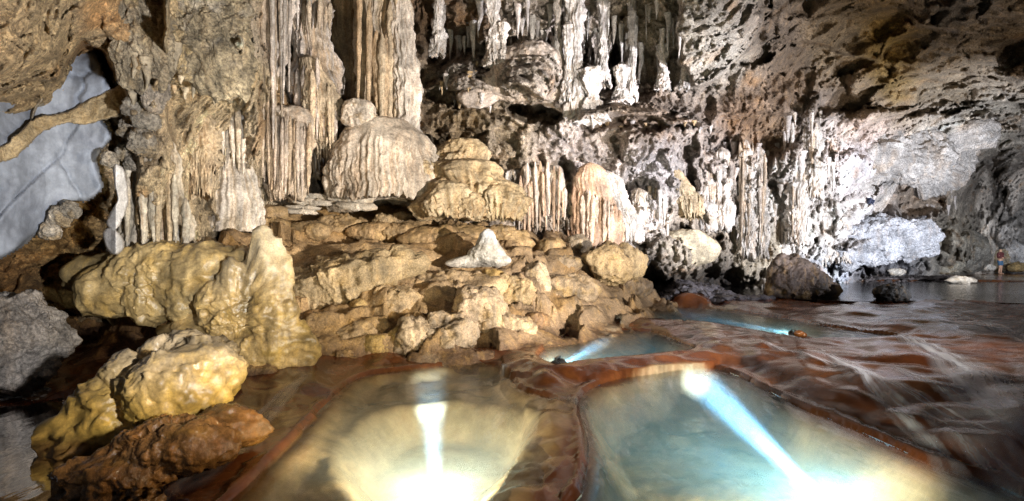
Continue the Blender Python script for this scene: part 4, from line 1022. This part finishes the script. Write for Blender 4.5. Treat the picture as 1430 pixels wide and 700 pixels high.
for k, (px, py, rx, ry, d, c, lab) in enumerate([(1350,352,26,30,33,(.54,.52,.47),'large rounded grey rock where the pale blade meets the ground'),(1325,362,20,22,31,(.58,.54,.45),'cream rock foot in front of the rounded grey rock'),(1420,358,20,24,38,(.54,.54,.55),'grey-white boulder behind the standing person'),
        (1394,362,14,17,38,(.44,.38,.28),'yellowish boulder right behind the person'),(1376,322,16,14,38,(.48,.45,.42),'round boulder lodged above the yellowish boulder'),(1380,374,10,5,36,(.52,.5,.46),'low pale stone at the foot of the rounded grey rock'),(1252,380,14,5,26,(.56,.52,.46),'low cream rock on the dark far shore'),(1422,374,14,7,36.5,(.30,.22,.10),'brown rock behind the person on the far shore')]):
    boulder('far_rock', lab, 'rock', d, [(px, py, rx, ry), (px + rx * .3, py + ry * .3, rx * .7, ry * .6), (px - rx * .4, py + ry * .3, rx * .5, ry * .6)], c, 'wall', 4, .08, 90 + k, 5, .9, group='rocks at the far bend')
boulder('pale_rock_blade', 'huge pale overhanging blade of rock with a sharp tip at the far bend', 'rock', wd(1230, 1370, 180, 260, 35) - .1,
        [(1235,212,76,42,-.4),(1300,200,76,36,.2),(1350,190,54,24,-.5),(1386,188,26,10,-.3),(1405,189,12,4,-.2),(1335,232,44,34,.5),(1318,268,24,22,.7),(1205,250,44,56,.3),(1262,226,50,34,-.7)], (.52, .49, .47), 'wall', 8, .13, 330, 6, .6, crack=1.8, stain=(.50, .38, .28), freq=1.2)
boulder('blue_white_rock', 'smooth bluish white rock bulging at the foot of the pale blade', 'rock', wd(1180, 1280, 325, 360, 35),
        [(1230,335,56,32),(1270,340,40,26),(1200,352,46,20),(1290,322,30,20),(1165,378,26,9)], (.46, .47, .51), 'wall', 6, .11, 331, 6, .6, crack=1.5, stain=(.46, .46, .48))
# white stalagmite
boulder('white_stalagmite', 'bright white cone-shaped stalagmite with a skirt spreading over the bank', 'stalagmite', 11.5,
        [(680,335,11,15),(681,346,17,18),(680,356,27,15),(664,364,34,8),(694,364,20,9),(645,368,26,6),(676,352,12,20)], (.50, .46, .40), 'white', 0, .07, 340, 5, 1.0, drape=.1, crack=.4, stain=(.46, .39, .30), tip=(.62, .62, .63))
flowstone('finger_stalagmite', 'small grey finger stalagmite standing on the layered rock pile', 'stalagmite', 13.3,
          [(238,501,504),(242,498,507),(250,497,508),(260,496,508),(270,493,509)], (.52, .50, .52), 4, .12, .4, .9, 60, 60, seed=62, lump=.14)
for k, (px, py, r) in enumerate(((690,240,9), (632,236,9), (688,262,7))):
    boulder('round_stalagmite', 'round cream calcite bulb growing on the wall by the cascade', 'stalagmite', 13.9, [(px, py, r, r), (px, py + r, r * 1.2, r)], (.56, .47, .36), 'flow', 0, .05, 110 + k, 4, 1, group='calcite bulbs')
# layered rock pile
pile = empty('layered_rock', W(450, 297, 13.4)); tag(pile, 'pile of long pale splintered rock layers lying on the bank', 'rock')
for k, (x0, x1, y, h, dd) in enumerate(((388,470,272,5,13.4),(392,474,280,5,13.3),(388,460,288,4,13.3),(455,522,276,8,13.35),(470,528,287,6,13.25),(450,500,266,5,13.5),(476,510,268,7,13.45),(396,450,294,4,13.2))):
    boulder('layer', None, None, dd, [(x, y + (x - x0) * .06, (x1 - x0) / 5, h) for x in np.linspace(x0, x1, 6)], (.56, .49, .40), 'boulder', 5, .10, 120 + k, 4, .5, freq=2.5, parent=pile)

# ------------------------------------------------------------------ gravel (nobody could count it)
def gravel(name, label, n, fn, s0, s1, col):
    dirs, fc = ico(1); Vs, Fs, Cs = [], [], []
    for k in range(n):
        x, y, z = fn(); s = random.uniform(s0, s1)
        v = dirs * np.array((random.uniform(.7, 1.3), random.uniform(.7, 1.3), random.uniform(.4, .8))) * s * (1 + .25 * np.random.default_rng(k).normal(size=(len(dirs), 1)))
        a = random.uniform(0, 6.3); v = np.stack([v[:, 0] * math.cos(a) - v[:, 1] * math.sin(a), v[:, 0] * math.sin(a) + v[:, 1] * math.cos(a), v[:, 2]], 1)
        Fs.append(fc + len(dirs) * k); Vs.append(v + (x, y, z)); Cs.append(np.tile(np.array(col) * random.uniform(.5, 1.7), (len(dirs), 1)))
    o = mesh_obj(name, np.concatenate(Vs), np.concatenate(Fs), M['smooth'], col=np.clip(np.concatenate(Cs), .02, .7), smooth=False)
    o['label'] = label; o['category'] = 'gravel'; return kind(o, 'stuff')


def g_side():
    p = G(random.uniform(-60, 150), random.uniform(538, 566), .0); return p[0], p[1], float(rb(p[0] * 30, p[1] * 30)) + .02


def g_dark():
    px = random.uniform(890, 1080); d = random.uniform(15.5, 20)
    x = (px - HX) / F * d; return x, d, float(bed_z(x, d)) + .04


def g_far():
    px = random.uniform(1150, 1330); d = random.uniform(26, 30); x = (px - HX) / F * d
    return x, d, float(bed_z(x, d)) + .03


gravel('side_gravel', 'flat grey pebbles strewn below the grey block', 700, g_side, .015, .05, (.34, .31, .28))
gravel('shore_gravel', 'dark gravel heaped in the hollow behind the pond inlet', 2200, g_dark, .04, .16, (.075, .07, .08))
gravel('far_gravel', 'dark rubble along the far shore of the pond', 900, g_far, .05, .18, (.07, .06, .06))
flt = []
for k in range(9):
    p = G(1158 + 9 * k, 394 - .28 * k, .52)
    o = boulder('pale_pebble', 'small pale pebble in the row at the far pond edge', 'pebble', float(p[1]), [(1158 + 9 * k, 394 - .28 * k, 2.6, 1.8)], (.62, .52, .42), 'smooth', 0, .05, 140 + k, 2, 1, group='pale pebbles in a row at the pond edge')

# ------------------------------------------------------------------ torches lying in the pools
M['black'] = plain('black_rubber', (.02, .02, .02), .35); M['lens'] = plain('torch_lens', (.8, .9, 1), .2, 0, (.85, .93, 1), 60); M['steel'] = plain('brushed_steel', (.5, .5, .5), .3, 1)


def ring_mesh(name, prof, mat, parent, n=24):
    th = np.linspace(0, 2 * np.pi, n, endpoint=False); pr = np.array(prof)
    V = np.stack([np.outer(pr[:, 1], np.cos(th)), np.repeat(pr[:, 0][:, None], n, 1), np.outer(pr[:, 1], np.sin(th))], -1)
    return mesh_obj(name, V, grid_faces(len(pr), n, True), mat, parent, smooth=True)


def torch(label, loc, target, watts, spill, cone=6, sc=1.0, col=(.62, .83, 1)):
    r = empty('dive_torch', loc); tag(r, label, 'torch', None)
    dv = Vector(target) - Vector(loc); r.rotation_euler = dv.to_track_quat('Y', 'Z').to_euler(); r.scale = (sc, sc, sc)
    ring_mesh('housing', [(-.10, .0001), (-.10, .045), (-.09, .055), (-.04, .055), (-.035, .045), (.03, .045), (.04, .06), (.10, .062), (.105, .058)], M['black'], r)
    ring_mesh('lens', [(.098, .0001), (.099, .056)], M['lens'], r)
    hs = [c_ for c_ in r.children if c_.name.startswith('housing')][0]
    for y in (-.06, .07):
        ring_mesh('grip_ring', [(y - .006, .055), (y - .006, .066), (y + .006, .066), (y + .006, .055)], M['black'], hs)
    ring_mesh('tail_switch', [(-.108, .0001), (-.108, .018), (-.10, .022)], M['steel'], hs, 16)
    bm = bmesh.new(); bmesh.ops.create_cube(bm, size=1, matrix=Matrix.Translation((0, -.01, .085)) @ Matrix.Diagonal((.022, .14, .016, 1)))
    for y in (-.07, .05): bmesh.ops.create_cube(bm, size=1, matrix=Matrix.Translation((0, y, .066)) @ Matrix.Diagonal((.022, .018, .04, 1)))
    bmesh.ops.bevel(bm, geom=bm.edges, offset=.004, segments=2); from_bm('carry_handle', bm, M['black'], r)
    head = Vector(loc) + dv.normalized() * .13 * sc
    s = spot('torch_beam', head, target, watts, col, cone, 1, .03)
    s2 = spot('torch_spill', head, target, spill, (1, .95, .72), 140, .8, .05)
    return r


torch('black dive torch on the brown rim shining across the small pool', G(779, 511, .125), G(866, 464, .05), 5500, 260, 9, 1.4)
torch('submerged torch lighting the round sandy basin', G(612, 722, -.12), G(600, 545, -.16), 9000, 560, 9)
torch('submerged torch shining along the large turquoise pool', G(1185, 735, -.14), G(965, 520, -.14), 30000, 420, 8.5)
torch('submerged torch beside the orange-brown cobble in the narrow pool', G(1108, 466, .26), G(930, 434, .2), 2200, 120, 7, .8)

# ------------------------------------------------------------------ thin running water, its white also painting the glints along the terraces
m, N, L = new_mat('silky_glint_water'); out = N['Material Output']; b = N['Principled BSDF']
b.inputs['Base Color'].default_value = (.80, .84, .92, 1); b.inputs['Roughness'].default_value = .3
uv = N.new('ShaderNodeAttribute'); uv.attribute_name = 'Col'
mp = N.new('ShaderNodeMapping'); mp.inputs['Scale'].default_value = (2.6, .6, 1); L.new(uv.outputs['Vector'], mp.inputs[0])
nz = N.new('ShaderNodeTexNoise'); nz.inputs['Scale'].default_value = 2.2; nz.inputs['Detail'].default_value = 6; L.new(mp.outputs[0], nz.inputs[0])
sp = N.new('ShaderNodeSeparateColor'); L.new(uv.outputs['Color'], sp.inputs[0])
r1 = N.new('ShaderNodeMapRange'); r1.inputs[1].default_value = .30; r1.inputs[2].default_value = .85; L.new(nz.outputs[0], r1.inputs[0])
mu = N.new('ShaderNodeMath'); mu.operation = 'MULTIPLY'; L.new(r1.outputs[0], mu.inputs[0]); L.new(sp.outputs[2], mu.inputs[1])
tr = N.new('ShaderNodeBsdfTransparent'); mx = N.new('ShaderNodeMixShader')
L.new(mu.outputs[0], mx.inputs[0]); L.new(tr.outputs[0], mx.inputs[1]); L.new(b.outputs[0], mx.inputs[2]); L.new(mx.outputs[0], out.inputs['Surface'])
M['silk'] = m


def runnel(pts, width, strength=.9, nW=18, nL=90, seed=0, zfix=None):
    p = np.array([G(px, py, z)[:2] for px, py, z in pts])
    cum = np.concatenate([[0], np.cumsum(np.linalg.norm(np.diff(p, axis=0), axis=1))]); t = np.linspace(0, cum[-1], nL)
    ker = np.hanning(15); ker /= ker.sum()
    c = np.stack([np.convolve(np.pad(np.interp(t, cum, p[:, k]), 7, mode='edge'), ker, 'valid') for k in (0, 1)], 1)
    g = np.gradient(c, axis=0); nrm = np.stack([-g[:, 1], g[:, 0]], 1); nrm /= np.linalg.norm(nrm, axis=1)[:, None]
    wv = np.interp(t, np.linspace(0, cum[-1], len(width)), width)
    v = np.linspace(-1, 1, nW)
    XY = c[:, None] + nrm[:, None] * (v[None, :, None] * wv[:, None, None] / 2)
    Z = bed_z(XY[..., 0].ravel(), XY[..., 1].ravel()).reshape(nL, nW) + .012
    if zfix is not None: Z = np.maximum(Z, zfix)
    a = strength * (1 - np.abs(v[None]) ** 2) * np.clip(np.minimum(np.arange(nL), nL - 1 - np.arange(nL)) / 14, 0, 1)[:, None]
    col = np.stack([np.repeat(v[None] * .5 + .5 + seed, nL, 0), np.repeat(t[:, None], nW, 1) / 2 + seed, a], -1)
    return kind(mesh_obj('water_glint_runnel', np.concatenate([XY, Z[..., None]], -1), grid_faces(nL, nW), M['silk'], col=col.reshape(-1, 3)), 'structure')


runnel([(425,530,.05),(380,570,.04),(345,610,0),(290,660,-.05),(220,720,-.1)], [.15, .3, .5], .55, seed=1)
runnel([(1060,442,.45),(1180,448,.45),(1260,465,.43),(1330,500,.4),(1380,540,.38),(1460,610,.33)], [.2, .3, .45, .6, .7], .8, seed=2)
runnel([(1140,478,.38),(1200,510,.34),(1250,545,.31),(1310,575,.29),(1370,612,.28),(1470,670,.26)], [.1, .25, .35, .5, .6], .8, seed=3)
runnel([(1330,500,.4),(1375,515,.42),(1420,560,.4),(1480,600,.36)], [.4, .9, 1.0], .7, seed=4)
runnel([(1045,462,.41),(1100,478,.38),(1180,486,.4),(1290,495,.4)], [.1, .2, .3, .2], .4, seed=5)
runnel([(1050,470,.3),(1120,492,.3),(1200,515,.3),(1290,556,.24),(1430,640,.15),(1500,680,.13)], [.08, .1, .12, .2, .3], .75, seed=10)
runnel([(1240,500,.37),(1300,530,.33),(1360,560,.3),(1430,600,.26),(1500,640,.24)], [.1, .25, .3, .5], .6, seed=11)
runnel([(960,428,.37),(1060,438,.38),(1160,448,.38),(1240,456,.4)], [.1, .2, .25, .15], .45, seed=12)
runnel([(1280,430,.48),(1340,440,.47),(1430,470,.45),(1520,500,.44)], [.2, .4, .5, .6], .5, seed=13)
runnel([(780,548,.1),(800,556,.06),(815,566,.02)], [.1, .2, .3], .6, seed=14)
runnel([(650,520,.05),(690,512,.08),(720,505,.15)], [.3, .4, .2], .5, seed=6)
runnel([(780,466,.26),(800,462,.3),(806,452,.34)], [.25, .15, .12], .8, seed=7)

# ------------------------------------------------------------------ painted mark on the white wall
M['paint'] = plain('blue_black_paint', (.04, .05, .10), .6)
mk = empty('painted_mark', (0, 0, 0)); dm = float(wall_d(1215, 282)) - .25
mk.location = W(1215, 282, dm); tag(mk, 'small blue-black painted sign of crossed strokes on the white wall', 'marking')
for (cx, cy, l, t_, a) in ((0,-3.4,6,.8,.6),(0,0,7,.8,.6),(0,3.4,6,.8,.6),(-2.4,0,8,.8,-1.0),(2.4,1,7,.8,-1.0)):
    bm = bmesh.new(); s = dm / F
    bmesh.ops.create_cube(bm, size=1, matrix=Matrix.Translation((cx * s, 0, -cy * s)) @ Matrix.Rotation(a, 4, 'Y') @ Matrix.Diagonal((l * s, .3, t_ * s, 1)))
    from_bm('stroke', bm, M['paint'], mk)

# ------------------------------------------------------------------ the person on the far shore
M['skin'] = plain('skin', (.45, .27, .18), .6); M['jacket'] = plain('red_jacket', (.08, .014, .016), .8); M['shorts'] = plain('blue_shorts', (.04, .10, .19), .8); M['hat'] = plain('dark_hat', (.03, .028, .025), .8)


def skin(name, verts, edges, radii, mat, parent):
    me = bpy.data.meshes.new(name); me.from_pydata(verts, edges, []); o = bpy.data.objects.new(name, me); scene.collection.objects.link(o)
    md = o.modifiers.new('skin', 'SKIN'); o.modifiers.new('sub', 'SUBSURF').levels = 1; o.modifiers['sub'].render_levels = 2
    md.use_smooth_shade = True
    for k, r in enumerate(radii): me.skin_vertices[0].data[k].radius = (r, r)
    me.skin_vertices[0].data[0].use_root = True
    me.materials.append(mat); o.parent = parent
    return o


pl = W(1397, 383, 36); fz_ = float(bed_z(pl[0], pl[1])); person = empty('person', (pl[0], pl[1], max(fz_, .55)))
person.rotation_euler = (0, 0, .4)
tag(person, 'person in red jacket, blue shorts and dark hat standing on the far shore', 'person')
skin('body', [(0,0,.95),(0,0,1.15),(0,0,1.38),(0,0,1.5),(0,-.01,1.58),(0,-.02,1.68),(.10,0,.88),(.11,0,.5),(.11,.02,.09),(.11,-.14,.04),(-.10,0,.88),(-.12,-.03,.5),(-.13,.03,.09),(-.14,-.13,.04),
              (.19,0,1.42),(.27,.02,1.16),(.16,-.20,1.08),(.08,-.26,1.10),(-.19,0,1.42),(-.28,.02,1.16),(-.18,-.20,1.08),(-.10,-.27,1.1)],
     [(0,1),(1,2),(2,3),(3,4),(4,5),(0,6),(6,7),(7,8),(8,9),(0,10),(10,11),(11,12),(12,13),(2,14),(14,15),(15,16),(16,17),(2,18),(18,19),(19,20),(20,21)],
     [.14,.14,.15,.06,.09,.09,.09,.065,.04,.035,.09,.065,.04,.035,.06,.045,.04,.03,.06,.045,.04,.03], M['skin'], person)
skin('jacket', [(0,0,.98),(0,0,1.2),(0,0,1.38),(0,0,1.47),(.19,0,1.41),(.27,.02,1.16),(.17,-.19,1.08),(-.19,0,1.41),(-.28,.02,1.16),(-.19,-.19,1.08)],
     [(0,1),(1,2),(2,3),(2,4),(4,5),(5,6),(2,7),(7,8),(8,9)], [.185,.18,.185,.09,.085,.075,.06,.085,.075,.06], M['jacket'], person)
skin('shorts', [(0,0,.98),(0,0,.9),(.10,0,.82),(.115,-.01,.56),(-.10,0,.82),(-.12,-.02,.56)], [(0,1),(1,2),(2,3),(1,4),(4,5)], [.17,.15,.12,.10,.12,.10], M['shorts'], person)
ob = ring_mesh('hat', [(.0, .17), (.012, .17), (.02, .11), (.09, .10), (.12, .06), (.125, .0001)], M['hat'], person); ob.rotation_euler = (R(90), 0, 0); ob.location = (0, -.02, 1.70)
